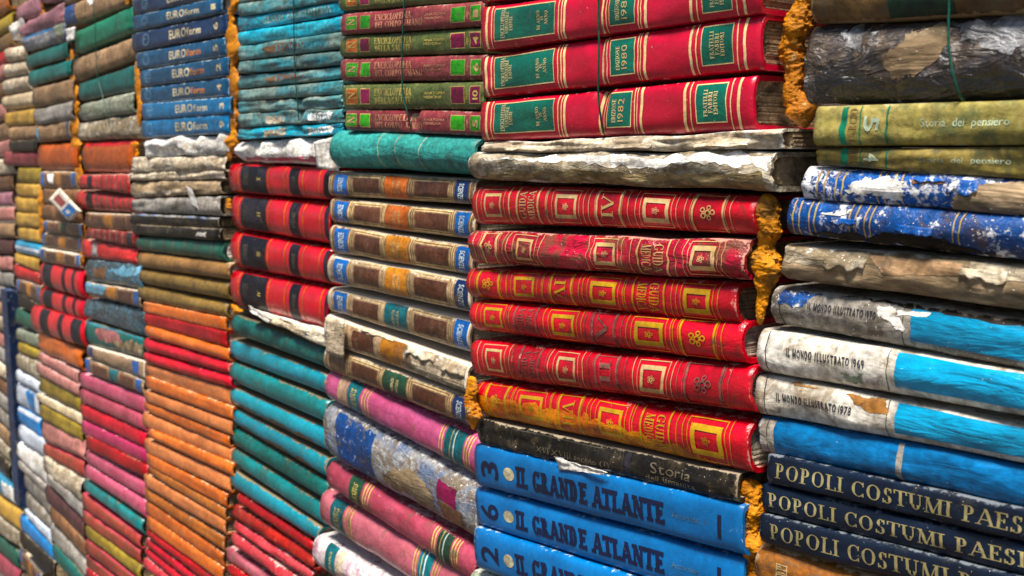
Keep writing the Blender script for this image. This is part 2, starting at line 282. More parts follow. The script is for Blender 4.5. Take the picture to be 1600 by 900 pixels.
mat('olive_brown_cloth', (.18, .115, .035), (.14, .085, .025), wear=(.36, .24, .13), dirt=(.08, .05, .02), WearAmt=.08, EdgeAmt=.4, DirtAmt=.35, Fleck=.08, Rough=.42)
mat('forest_cloth', (.014, .075, .055), (.02, .09, .06), wear=(.26, .24, .14), dirt=(.05, .06, .03), WearAmt=.14, EdgeAmt=.3, DirtAmt=.3, Fleck=.15, Rough=.42)
mat('red_cloth', (.50, .018, .035), (.42, .012, .02), wear=(.58, .26, .22), dirt=(.25, .01, .015), WearAmt=.14, EdgeAmt=.35, DirtAmt=.25, Fleck=.15, Rough=.38)
mat('red_cloth_dull', (.33, .012, .015), (.26, .012, .012), wear=(.5, .22, .15), dirt=(.13, .012, .01), WearAmt=.1, EdgeAmt=.3, DirtAmt=.3, Fleck=.1, Rough=.42)
mat('magenta_cloth', (0.48, 0.06, 0.14), (0.4, 0.045, 0.11), wear=(.58, .26, .32), dirt=(.2, .02, .04), WearAmt=.08, EdgeAmt=.35, DirtAmt=.25, Fleck=.1, Rough=0.3, Grain=0.5, Spec=0.5)
mat('pink_cloth', (0.54, 0.13, 0.2), (0.46, 0.09, 0.15), wear=(.64, .34, .38), dirt=(.25, .03, .07), WearAmt=.1, EdgeAmt=.35, DirtAmt=.22, Fleck=.1, Rough=0.3, Grain=0.5, Spec=0.5)
mat('worn_red_brown', (0.32, 0.06, 0.05), (0.23, 0.065, 0.04), wear=(.40, .04, .06), dirt=(.12, .06, .03), WearAmt=.26, EdgeAmt=.8, DirtAmt=.4, Fleck=.1, Rough=.45)
mat('mustard_cloth', (0.46, 0.29, 0.08), (0.38, 0.22, 0.055), wear=(.5, .4, .2), dirt=(.16, .1, .025), WearAmt=.12, EdgeAmt=.3, DirtAmt=.3, Fleck=.1, Rough=.42)
mat('ochre_cloth', (0.29, 0.21, 0.04), (0.22, 0.15, 0.03), wear=(.36, .28, .1), dirt=(.09, .06, .012), WearAmt=.1, EdgeAmt=.3, DirtAmt=.35, Fleck=.1, Rough=.45)
mat('emerald_cloth', (.012, .16, .09), (.02, .13, .075), wear=(.15, .3, .2), dirt=(.04, .08, .04), WearAmt=.08, EdgeAmt=.4, DirtAmt=.3, Fleck=.12, Rough=.42)
mat('taupe_cloth', (0.29, 0.185, 0.105), (0.21, 0.13, 0.07), wear=(.36, .28, .2), dirt=(.09, .06, .035), WearAmt=.14, EdgeAmt=.4, DirtAmt=.4, Fleck=.15, Rough=.6)
mat('sage_rot', (.17, .20, .14), (.24, .25, .19), wear=(.45, .46, .4), dirt=(.08, .08, .04), WearAmt=.22, EdgeAmt=.3, DirtAmt=.45, Fleck=.25, Rough=.55, Wrinkle=.8)
mat('russet_leather', (0.42, 0.085, 0.018), (0.34, 0.068, 0.014), wear=(.40, .18, .08), dirt=(.14, .04, .012), WearAmt=.08, EdgeAmt=.3, DirtAmt=.35, Fleck=.1, Rough=.36)
mat('red_cap', (.50, .01, .02), wear=(.3, .06, .015), WearAmt=.1, EdgeAmt=0, DirtAmt=.1, Rough=.35)
mat('ribbed_red', (0.48, 0.06, 0.06), (0.4, 0.045, 0.045), wear=(.55, .3, .24), dirt=(.16, .03, .025), WearAmt=.18, EdgeAmt=.4, DirtAmt=.3, Fleck=.15, Rough=.42)
mat('ribbed_dark', (.20, .025, .022), (.15, .02, .018), wear=(.4, .2, .14), dirt=(.08, .02, .015), WearAmt=.14, EdgeAmt=.4, DirtAmt=.3, Fleck=.15, Rough=.42)
mat('rib_shade', (.22, .09, .075), wear=(.42, .2, .15), WearAmt=.25, EdgeAmt=0, DirtAmt=.3, Rough=.5)  # dull red-brown of the rib bands and of rubbed gilding
mat('storm_blue', (.055, .12, .16), (.03, .055, .07), wear=(.34, .46, .52), dirt=(.04, .03, .025), WearAmt=.26, EdgeAmt=.2, DirtAmt=.5, Fleck=.25, Rough=.26, Wrinkle=1.0, Bump=.8)
mat('sky_patch', (.16, .36, .48), (.11, .27, .38), wear=(.4, .55, .6), WearAmt=.15, EdgeAmt=0, DirtAmt=.35, Rough=.3)
mat('flower_patch', (.44, .14, .15), (.34, .15, .14), wear=(.55, .32, .3), dirt=(.16, .07, .05), WearAmt=.25, EdgeAmt=0, DirtAmt=.5, Rough=.4)
mat('lizard_patch', (.16, .11, .06), (.3, .23, .14), wear=(.4, .33, .22), dirt=(.05, .035, .02), WearAmt=.2, EdgeAmt=0, DirtAmt=.5, Rough=.45)
mat('mauve_soft', (0.34, 0.16, 0.19), (0.27, 0.125, 0.15), wear=(.42, .3, .3), dirt=(.12, .06, .06), WearAmt=.14, EdgeAmt=.4, DirtAmt=.35, Fleck=.15, Rough=.5, Wrinkle=.7)
mat('dusk_rose', (0.44, 0.2, 0.175), (0.37, 0.16, 0.14), wear=(.5, .36, .32), dirt=(.16, .07, .05), WearAmt=.15, EdgeAmt=.4, DirtAmt=.35, Fleck=.12, Rough=.45)
mat('earth_brown', (0.2, 0.1, 0.05), (0.14, 0.07, 0.035), wear=(.32, .22, .14), dirt=(.06, .035, .018), WearAmt=.14, EdgeAmt=.4, DirtAmt=.35, Fleck=.12, Rough=.48)
mat('maroon_dark', (.075, .028, .03), (.055, .022, .022), wear=(.22, .14, .12), WearAmt=.12, EdgeAmt=.3, DirtAmt=.35, Fleck=.12, Rough=.5)
mat('bluish_white', (.52, .57, .64), (.44, .48, .55), wear=(.68, .70, .72), dirt=(.22, .19, .16), WearAmt=.2, EdgeAmt=.2, DirtAmt=.3, Fleck=.15, Rough=.4, Wrinkle=.6)
mat('ash_grey', (.27, .25, .225), (.21, .19, .165), wear=(.42, .4, .36), dirt=(.1, .08, .055), WearAmt=.18, EdgeAmt=.3, DirtAmt=.4, Fleck=.2, Rough=.6, Wrinkle=.6)
mat('cream_leather', (.52, .42, .28), (.43, .34, .21), wear=(.64, .58, .48), dirt=(.2, .13, .06), WearAmt=.2, EdgeAmt=.4, DirtAmt=.4, Fleck=.15, Rough=.5)
mat('sky_blue_cloth', (.008, .19, .50), (.006, .15, .40), wear=(.3, .42, .55), WearAmt=.08, EdgeAmt=.3, DirtAmt=.2, Fleck=.15, Rough=.36)
mat('foam_orange', (0.56, 0.215, 0.022), (0.42, 0.14, 0.012), wear=(.66, .42, .16), dirt=(.30, .13, .018), WearAmt=0.34, EdgeAmt=0., DirtAmt=0.25, Fleck=0.02, Rough=0.6, Weave=0.9, Wrinkle=0.0, Bump=0.9, Spec=0.25)
mat('foam_brown', (0.56, 0.225, 0.025), (0.42, 0.15, 0.016), wear=(.58, .40, .16), dirt=(.15, .075, .014), WearAmt=0.34, EdgeAmt=0., DirtAmt=.5, Fleck=.06, Rough=0.6, Weave=0.9, Wrinkle=0.0, Bump=0.9, Spec=0.25)
mat('green_twine', (.006, .05, .035), (.01, .07, .05), wear=(.03, .1, .08), WearAmt=.1, EdgeAmt=0, DirtAmt=.2, Rough=.35)
mat('dark_masonry', (.055, .045, .036), (.04, .032, .026), wear=(.12, .1, .08), WearAmt=.15, EdgeAmt=0, DirtAmt=.4, Rough=.85)
mat('pale_plaster', (0.42, 0.37, 0.31), (0.33, 0.28, 0.23), wear=(.52, .5, .46), dirt=(.16, .13, .1), WearAmt=.2, EdgeAmt=0, DirtAmt=.45, Rough=.8)
mat('paving_stone', (.06, .055, .05), (.045, .04, .036), wear=(.22, .2, .18), WearAmt=.2, EdgeAmt=0, DirtAmt=.4, Rough=.8)
mat('blue_paint', (.008, .016, .05), (.012, .03, .08), wear=(.3, .28, .25), WearAmt=.3, EdgeAmt=0, DirtAmt=.3, Rough=.5)
mat('tag_paper', (.55, .49, .42), (.50, .42, .36), wear=(.65, .6, .52), WearAmt=.1, EdgeAmt=.3, DirtAmt=.25, Rough=.5)
mat('tag_red', (.24, .06, .06), wear=(.5, .4, .35), WearAmt=.15, EdgeAmt=0, DirtAmt=.1, Rough=.5)
mat('tag_blue', (.03, .14, .36), wear=(.5, .5, .5), WearAmt=.1, EdgeAmt=0, DirtAmt=.1, Rough=.5)
mat('verdigris_rot', (.24, .30, .20), (.42, .44, .34), wear=(.58, .58, .5), dirt=(.12, .13, .06), WearAmt=.26, EdgeAmt=.3, DirtAmt=.45, Fleck=.3, Rough=.6, Wrinkle=.8)

# ------------------------------------------------------------------ tags
def tag(o, label, cat, group=None, kind=None):
    if label: o['label'] = label
    if cat: o['category'] = cat
    if group: o['group'] = group
    if kind: o['kind'] = kind
    return o

def link_mesh(name, bm, mats, parent=None, smooth=False):
    me = bpy.data.meshes.new(name)
    bm.to_mesh(me); bm.free()
    for m in mats: me.materials.append(MATS[m])
    if smooth:
        me.shade_smooth() if hasattr(me, 'shade_smooth') else None
    o = bpy.data.objects.new(name, me)
    COL.objects.link(o)
    if parent is not None: o.parent = parent
    return o

# ------------------------------------------------------------------ lettering: a small serif alphabet made of strokes
def _arc(cx, cy, rx, ry, a0, a1): return ('a', cx, cy, rx, ry, a0, a1)
def _ln(x0, y0, x1, y1, w, s0=0, s1=0): return ('l', x0, y0, x1, y1, w, s0, s1)
T_, H_ = 'T', 't'
GLYPHS = {
 'I': (.40, [_ln(.20, 0, .20, 1, T_, 1, 1)]),
 'L': (.66, [_ln(.20, 0, .20, 1, T_, 1, 1), ('h', .20, .60, 0), ('k', .60, 0, .24)]),
 'E': (.68, [_ln(.20, 0, .20, 1, T_, 1, 1), ('h', .20, .60, 0), ('k', .60, 0, .24), ('h', .20, .58, 1), ('k', .58, 1, -.22), ('m', .20, .46, .52), ('k', .46, .40, .24)]),
 'F': (.64, [_ln(.20, 0, .20, 1, T_, 1, 1), ('h', .20, .58, 1), ('k', .58, 1, -.22), ('m', .20, .46, .52), ('k', .46, .40, .24)]),
 'T': (.72, [_ln(.36, 0, .36, 1, T_, 1, 0), ('h', .04, .68, 1), ('k', .04, 1, -.24), ('k', .68, 1, -.24)]),
 'P': (.68, [_ln(.20, 0, .20, 1, T_, 1, 1), _arc(.32, .73, .26, .27, 90, -90), ('h', .20, .34, 1), ('m', .20, .34, .47)]),
 'R': (.76, [_ln(.20, 0, .20, 1, T_, 1, 1), _arc(.32, .74, .26, .26, 90, -90), ('h', .20, .34, 1), ('m', .20, .34, .49), _ln(.36, .48, .64, 0, T_, 0, 1)]),
 'B': (.72, [_ln(.20, 0, .20, 1, T_, 1, 1), _arc(.32, .76, .24, .24, 90, -90), _arc(.34, .27, .28, .27, 90, -90), ('h', .20, .36, 1), ('m', .20, .36, .53), ('h', .20, .36, 0)]),
 'D': (.82, [_ln(.20, 0, .20, 1, T_, 1, 1), _arc(.32, .5, .40, .5, 90, -90), ('h', .20, .34, 1), ('h', .20, .34, 0)]),
 'O': (.90, [_arc(.45, .5, .38, .5, 0, 360)]),
 'C': (.80, [_arc(.44, .5, .37, .5, 48, 312), ('k', .70, .98, -.28), ('k', .70, .02, .24)]),
 'G': (.88, [_arc(.44, .5, .37, .5, 48, 312), ('k', .70, .98, -.28), _ln(.72, .04, .72, .42, T_, 0, 1)]),
 'S': (.62, [_arc(.31, .755, .20, .245, 25, 265), _arc(.31, .255, .23, .255, 85, -155), ('k', .50, .98, -.26), ('k', .10, .02, .26)]),
 'U': (.82, [_ln(.20, .30, .20, 1, T_, 0, 1), _ln(.66, .30, .66, 1, H_, 0, 1), _arc(.43, .32, .23, .32, 180, 360)]),
 'M': (1.02, [_ln(.16, 0, .18, 1, H_, 1, 1), _ln(.20, 1, .50, .02, T_), _ln(.50, .02, .82, 1, H_), _ln(.84, 0, .84, 1, T_, 1, 1)]),
 'N': (.86, [_ln(.18, 0, .18, 1, H_, 1, 1), _ln(.20, 1, .68, 0, T_), _ln(.70, 0, .70, 1, H_, 0, 1)]),
 'A': (.80, [_ln(.08, 0, .40, 1, H_, 1, 0), _ln(.40, 1, .72, 0, T_, 0, 1), ('m', .20, .60, .33)]),
 'V': (.80, [_ln(.08, 1, .40, 0, T_, 1, 0), _ln(.40, 0, .72, 1, H_, 0, 1)]),
 'Z': (.68, [('h', .08, .60, 1), ('h', .08, .62, 0), _ln(.56, .97, .12, .03, T_), ('k', .08, 1, -.22), ('k', .62, 0, .22)]),
}
FACES = {  # thick, thin, serif length, serif thickness
 'serif': (.155, .055, .11, .05),
 'slab': (.30, .19, .10, .18),
 'grotesk': (.20, .16, 0, 0),
}
_bf = {}
def bfont(ch, bold=0.0):
    """outline polygons of a character of the built-in font as triangles, scaled to cap height 1"""
    key = (ch, bold)
    if key not in _bf:
        cu = bpy.data.curves.new('glyph', 'FONT')
        cu.body = ch; cu.size = 1.0; cu.resolution_u = 3; cu.offset = bold
        o = bpy.data.objects.new('glyph', cu)
        COL.objects.link(o)
        dg = bpy.context.evaluated_depsgraph_get()
        me = o.evaluated_get(dg).to_mesh()
        k = 1 / .72
        vs = [(v.co.x * k, v.co.y * k) for v in me.vertices]
        me.calc_loop_triangles()
        ts = [tuple(t.vertices) for t in me.loop_triangles]
        mx = max([v[0] for v in vs] or [0]); mn = min([v[0] for v in vs] or [0])
        o.evaluated_get(dg).to_mesh_clear()
        bpy.data.objects.remove(o); bpy.data.curves.remove(cu)
        _bf[key] = (vs, ts, mn, mx)
    return _bf[key]

def glyph_polys(ch, face):
    """list of polygons (point lists), advance width"""
    th, tn, sl, sk = FACES[face]
    adv, strokes = GLYPHS[ch]
    out = []
    def box(x0, x1, y0, y1): out.append([(x0, y0), (x1, y0), (x1, y1), (x0, y1)])
    for s in strokes:
        if s[0] == 'l':
            _, x0, y0, x1, y1, wd, s0, s1 = s
            wd = th if wd == T_ else tn
            out.append([(x0 - wd / 2, y0), (x0 + wd / 2, y0), (x1 + wd / 2, y1), (x1 - wd / 2, y1)] if y1 > y0 else
                       [(x1 - wd / 2, y1), (x1 + wd / 2, y1), (x0 + wd / 2, y0), (x0 - wd / 2, y0)])
            for on, x, y, other in ((s0, x0, y0, y1), (s1, x1, y1, y0)):
                if on and sk:
                    ya, yb = (y, y + sk) if other > y else (y - sk, y)
                    box(x - wd / 2 - sl, x + wd / 2 + sl, ya, yb)
        elif s[0] == 'h':
            y = s[3]; box(s[1], s[2], y if y == 0 else y - tn, y + tn if y == 0 else y)
        elif s[0] == 'm':
            box(s[1], s[2], s[3] - tn / 2, s[3] + tn / 2)
        elif s[0] == 'k' and not sk: continue
        elif s[0] == 'k':
            w2 = max(tn, .07) / 2
            y0, y1 = sorted((s[2], s[2] + s[3])); box(s[1] - w2, s[1] + w2, y0, y1)
        else:
            _, cx, cy, rx, ry, a0, a1 = s
            n = max(6, int(abs(a1 - a0) / 18))
            pts = []
            for i in range(n + 1):
                a = math.radians(a0 + (a1 - a0) * i / n)
                c, sn = math.cos(a), math.sin(a)
                wr = tn + (th * 1.08 - tn) * abs(c) ** 1.4
                pts.append(((cx + rx * c, cy + ry * sn), (cx + (rx - wr) * c, cy + (ry - tn - (wr - tn) * .15) * sn)))
            for i in range(n):
                out.append([pts[i][0], pts[i + 1][0], pts[i + 1][1], pts[i][1]])
    return out, adv

def text_polys(txt, face):
    """triangles/quads of a line of text with cap height 1; returns list of (polygon, level), width"""
    x, out = 0.0, []
    for ch in txt:
        if ch == ' ':
            x += .42; continue
        if face in FACES and ch in GLYPHS:
            ps, adv = glyph_polys(ch, face)
            for i, p in enumerate(ps): out.append(([(a + x, b) for a, b in p], i))
            x += adv + {'serif': .02, 'slab': .06, 'grotesk': .02}[face]
        else:
            vs, ts, mn, mx = bfont(ch, .018 if face in ('bold', 'slab', 'serif', 'grotesk') else 0.0)
            for t in ts: out.append(([(vs[i][0] - mn + x, vs[i][1]) for i in t], 0))
            x += (mx - mn) + .13
    return out, max(x - .1, .01)

# ------------------------------------------------------------------ books
NV = 16
VS = [math.sin(-math.pi / 2 + math.pi * j / NV) for j in range(NV + 1)]

class Book:
    def __init__(s, xl, tl, bl, xr, tr, br, d=0.0, bulge=.30, p=2.2, dent=.0008, seed=0, pinch=None, sag=0.0, paperback=False, depth=.13):
        s.px = (xl, (tl + bl) / 2, xr, (tr + br) / 2)
        d += random.Random(seed * 17 + 3).uniform(-.0022, .0022); s.d = d
        TL, BL, TR, BR = at(xl, tl, d), at(xl, bl, d), at(xr, tr, d), at(xr, br, d)
        s.C0, C1 = (TL + BL) / 2, (TR + BR) / 2
        ax = C1 - s.C0
        s.L = ax.length
        s.th = math.atan2(ax.z, ax.x)
        k = math.cos(s.th) * (.98 if xl > 480 else .995)
        s.T0, s.T1 = (TL - BL).length * k, (TR - BR).length * k
        s.bul = bulge * (s.T0 + s.T1) / 2
        s.p = p; s.dent = dent * 1.35; s.seed = seed; s.sag = sag
        s.paperback = paperback; s.depth = depth
        s.nu = max(8, min(64, int((xr - xl) / 9)))
        if xl > 1150: s.nu = 72
        s.pinch = [(s.U(q[0]), q[1], q[2]) for q in (pinch or [])]
    def U(s, px):
        x0, y0, x1, y1 = s.px
        y = y0 + (y1 - y0) * (px - x0) / (x1 - x0)
        return (at(px, y, s.d) - s.C0).length / s.L * (1 if px >= x0 else -1)
    def surf(s, u, v, off=0.0):
        T = s.T0 + (s.T1 - s.T0) * u
        v = max(-1, min(1, v))
        y = s.bul * (1 - (1 - abs(v) ** s.p) ** (1 / s.p))
        z = v * T / 2
        k = min(.9, abs(v) ** 1.6)
        ny, nz = -math.sqrt(1 - k * k), math.copysign(k, v)
        q = Vector((u * s.L * 26 + s.seed * 7.3, v * .9, s.seed * 3.1))
        q2 = Vector((u * s.L * 75 + s.seed * 1.7, v * 2.0, s.seed * 5.7))
        dn = s.dent * (noise.noise(q) * 1.5 + noise.noise(q2) * .55)
        zz = s.dent * .8 * noise.noise(Vector((u * s.L * 20, 3.3, s.seed * 2.2))) * (1 if v > 0 else .6)
        y += dn; z += zz - s.sag * math.sin(math.pi * u) * (1 - u * .3)
        xo = s.dent * .6 * noise.noise(Vector((v * 2.5, u * 40, s.seed * 9.1)))
        for pu, wd, dp in s.pinch:
            g = math.exp(-((u - pu) * s.L / wd) ** 2)
            y += dp * g * (1 + .6 * v); z -= .0 * g
        return Vector((u * s.L + xo, y + ny * off, z + nz * off))

def poly_decal(bm, b, polys, mi, off, step=.000012):
    """polys: list of (list of (u, v), level) laid on the spine surface of b, cut along the grid of the cover so that they hug it"""
    uvl = bm.loops.layers.uv.verify()
    t = bmesh.new()
    lv = t.verts.layers.float.new('lv')
    for pts, level in polys:
        vs = []
        for u, v in pts:
            q = t.verts.new((u * 100, v, 0)); q[lv] = level; vs.append(q)
        try: t.faces.new(vs)
        except ValueError: pass
    us = [q.co.x for q in t.verts]; vv = [q.co.y for q in t.verts]
    if not us:
        t.free(); return
    u0, u1, v0, v1 = min(us), max(us), min(vv), max(vv)
    for i in range(1, b.nu):
        c = 100 * i / b.nu
        if u0 + 1e-4 < c < u1 - 1e-4:
            bmesh.ops.bisect_plane(t, geom=t.verts[:] + t.edges[:] + t.faces[:], dist=1e-7, plane_co=(c, 0, 0), plane_no=(1, 0, 0))
    for c in VS[1:-1]:
        if v0 + 1e-4 < c < v1 - 1e-4:
            bmesh.ops.bisect_plane(t, geom=t.verts[:] + t.edges[:] + t.faces[:], dist=1e-7, plane_co=(0, c, 0), plane_no=(0, 1, 0))
    mp = {}
    def grid_point(u, v, o):
        # bilinear on the cover's own facets
        fu = max(0, min(b.nu - 1e-6, u * b.nu)); i = int(fu); a = fu - i
        j = 0
        while j < NV - 1 and VS[j + 1] < v: j += 1
        c = (v - VS[j]) / (VS[j + 1] - VS[j])
        A, B = b.surf(i / b.nu, VS[j], o), b.surf((i + 1) / b.nu, VS[j], o)
        C, E = b.surf(i / b.nu, VS[j + 1], o), b.surf((i + 1) / b.nu, VS[j + 1], o)
        return (A * (1 - a) + B * a) * (1 - c) + (C * (1 - a) + E * a) * c
    for q in t.verts:
        mp[q] = (bm.verts.new(grid_point(q.co.x / 100, max(-.995, min(.995, q.co.y)), off + q[lv] * step)), q.co.x / 100, q.co.y)
    for f in t.faces:
        ls = [mp[q] for q in f.verts]
        n = sum((ls[k][1] * ls[(k + 1) % len(ls)][2] - ls[(k + 1) % len(ls)][1] * ls[k][2]) for k in range(len(ls)))
        if n < 0: ls.reverse()
        try: nf = bm.faces.new([x[0] for x in ls])
        except ValueError: continue
        nf.material_index = mi; nf.smooth = True
        for lp, x in zip(nf.loops, ls): lp[uvl].uv = (x[1], x[2] * .5 + .5)
    t.free()

def ragged(pts, amp, seed, n=16):
    """outline with torn, irregular edges"""
    out = []
    for i, (x0, y0) in enumerate(pts):
        x1, y1 = pts[(i + 1) % len(pts)]
        for k in range(n):
            f = k / n
            x, y = x0 + (x1 - x0) * f, y0 + (y1 - y0) * f
            q = Vector((x * 33, y * 2.2, seed))
            jx = noise.noise(q) + .6 * noise.noise(q * 3.1) + .4 * noise.noise(q * 8.3)
            q = q + Vector((4.4, 1.7, 9.1))
            jy = noise.noise(q) + .6 * noise.noise(q * 3.1) + .4 * noise.noise(q * 8.3)
            out.append((x + amp * .055 * jx, y + amp * .9 * jy))
    return out

def triangulate(pts):
    t = bmesh.new()
    vs = [t.verts.new((x, y, 0)) for x, y in pts]
    es = [t.edges.new((vs[i], vs[(i + 1) % len(vs)])) for i in range(len(vs))]
    bmesh.ops.triangle_fill(t, edges=es, use_beauty=True, normal=(0, 0, 1))
    out = [[(q.co.x, q.co.y) for q in f.verts] for f in t.faces]
    t.free()
    return out

def lay(bm, b, slots, items, level=0):
    """lay decals on book b into bm; slots is the list of material names, extended as needed. x values are photo pixels along the spine."""
    for idx, it in enumerate(items):
        kind = it[0]
        m = it[-1]
        if m not in slots: slots.append(m)
        mi = slots.index(m)
        off = .00022 + level * .00009 + idx * .000012
        if kind == 'patch':
            _, x0, x1, v0, v1, _m = it
            u0, u1 = b.U(x0), b.U(x1)
            poly_decal(bm, b, [([(u0, v0), (u1, v0), (u1, v1), (u0, v1)], 0)], mi, off)
        elif kind == 'band':
            _, x, wpx, _m = it
            u0, u1 = b.U(x - wpx / 2), b.U(x + wpx / 2)
            poly_decal(bm, b, [([(u0, -.93), (u1, -.93), (u1, .93), (u0, .93)], 0)], mi, off)
        elif kind == 'frame':
            _, x0, x1, v0, v1, wd, _m = it
            u0, u1 = b.U(x0), b.U(x1)
            du, dv = wd / b.L, wd / ((b.T0 + b.T1) / 4)
            q = [[(u0, v0), (u1, v0), (u1, v0 + dv), (u0, v0 + dv)], [(u0, v1 - dv), (u1, v1 - dv), (u1, v1), (u0, v1)],
                 [(u0, v0 + dv), (u0 + du, v0 + dv), (u0 + du, v1 - dv), (u0, v1 - dv)], [(u1 - du, v0 + dv), (u1, v0 + dv), (u1, v1 - dv), (u1 - du, v1 - dv)]]
            poly_decal(bm, b, [(p, 0) for p in q], mi, off)
        elif kind == 'rag':
            _, pts, amp, _m = it
            pp = ragged([(b.U(x), v) for x, v in pts], amp, b.seed * 3.7 + pts[0][0])
            poly_decal(bm, b, [(p, 0) for p in triangulate(pp)], mi, off)
        elif kind == 'disc':
            _, x, v, rpx, rv, _m = it
            u, du = b.U(x), b.U(x + rpx) - b.U(x)
            poly_decal(bm, b, [([(u + du * math.cos(a * math.pi / 9), v + rv * math.sin(a * math.pi / 9)) for a in range(18)], 0)], mi, off)
        elif kind == 'text':
            # text, x0, x1, v0, v1, turn (0 along the spine, 1 reads upwards, -1 reads downwards), face
            _, txt, x0, x1, v0, v1, turn, face, _m = it
            polys, wid = text_polys(txt, face)
            u0, u1 = b.U(x0), b.U(x1)
            res = []
            for p, lvl in polys:
                q = []
                for x, y in p:
                    f = x / wid
                    if turn == 0: q.append((u0 + (u1 - u0) * f, v0 + (v1 - v0) * y))
                    elif turn > 0: q.append((u1 - (u1 - u0) * y, v0 + (v1 - v0) * f))
                    else: q.append((u0 + (u1 - u0) * y, v1 - (v1 - v0) * f))
                res.append((q, lvl))
            poly_decal(bm, b, res, mi, off + .00006)
        elif kind == 'flourish':
            _, x, v, rpx, rv, _m = it
            u, du = b.U(x), b.U(x + rpx) - b.U(x)
            ps = []
            for k, (ox, oy, r) in enumerate(((-.55, .3, .28), (-.5, -.3, .3), (.1, .55, .24), (.12, -.5, .24), (.55, .1, .3), (.0, .0, .34))):
                ring = [(u + du * (ox + r * math.cos(a * math.pi / 5)), v + rv * (oy + r * math.sin(a * math.pi / 5))) for a in range(10)]
                inn = [(u + du * (ox + r * .58 * math.cos(a * math.pi / 5)), v + rv * (oy + r * .58 * math.sin(a * math.pi / 5))) for a in range(10)]
                for a in range(10): ps.append(([ring[a], ring[(a + 1) % 10], inn[(a + 1) % 10], inn[a]], k))
            poly_decal(bm, b, ps, mi, off + .00004)

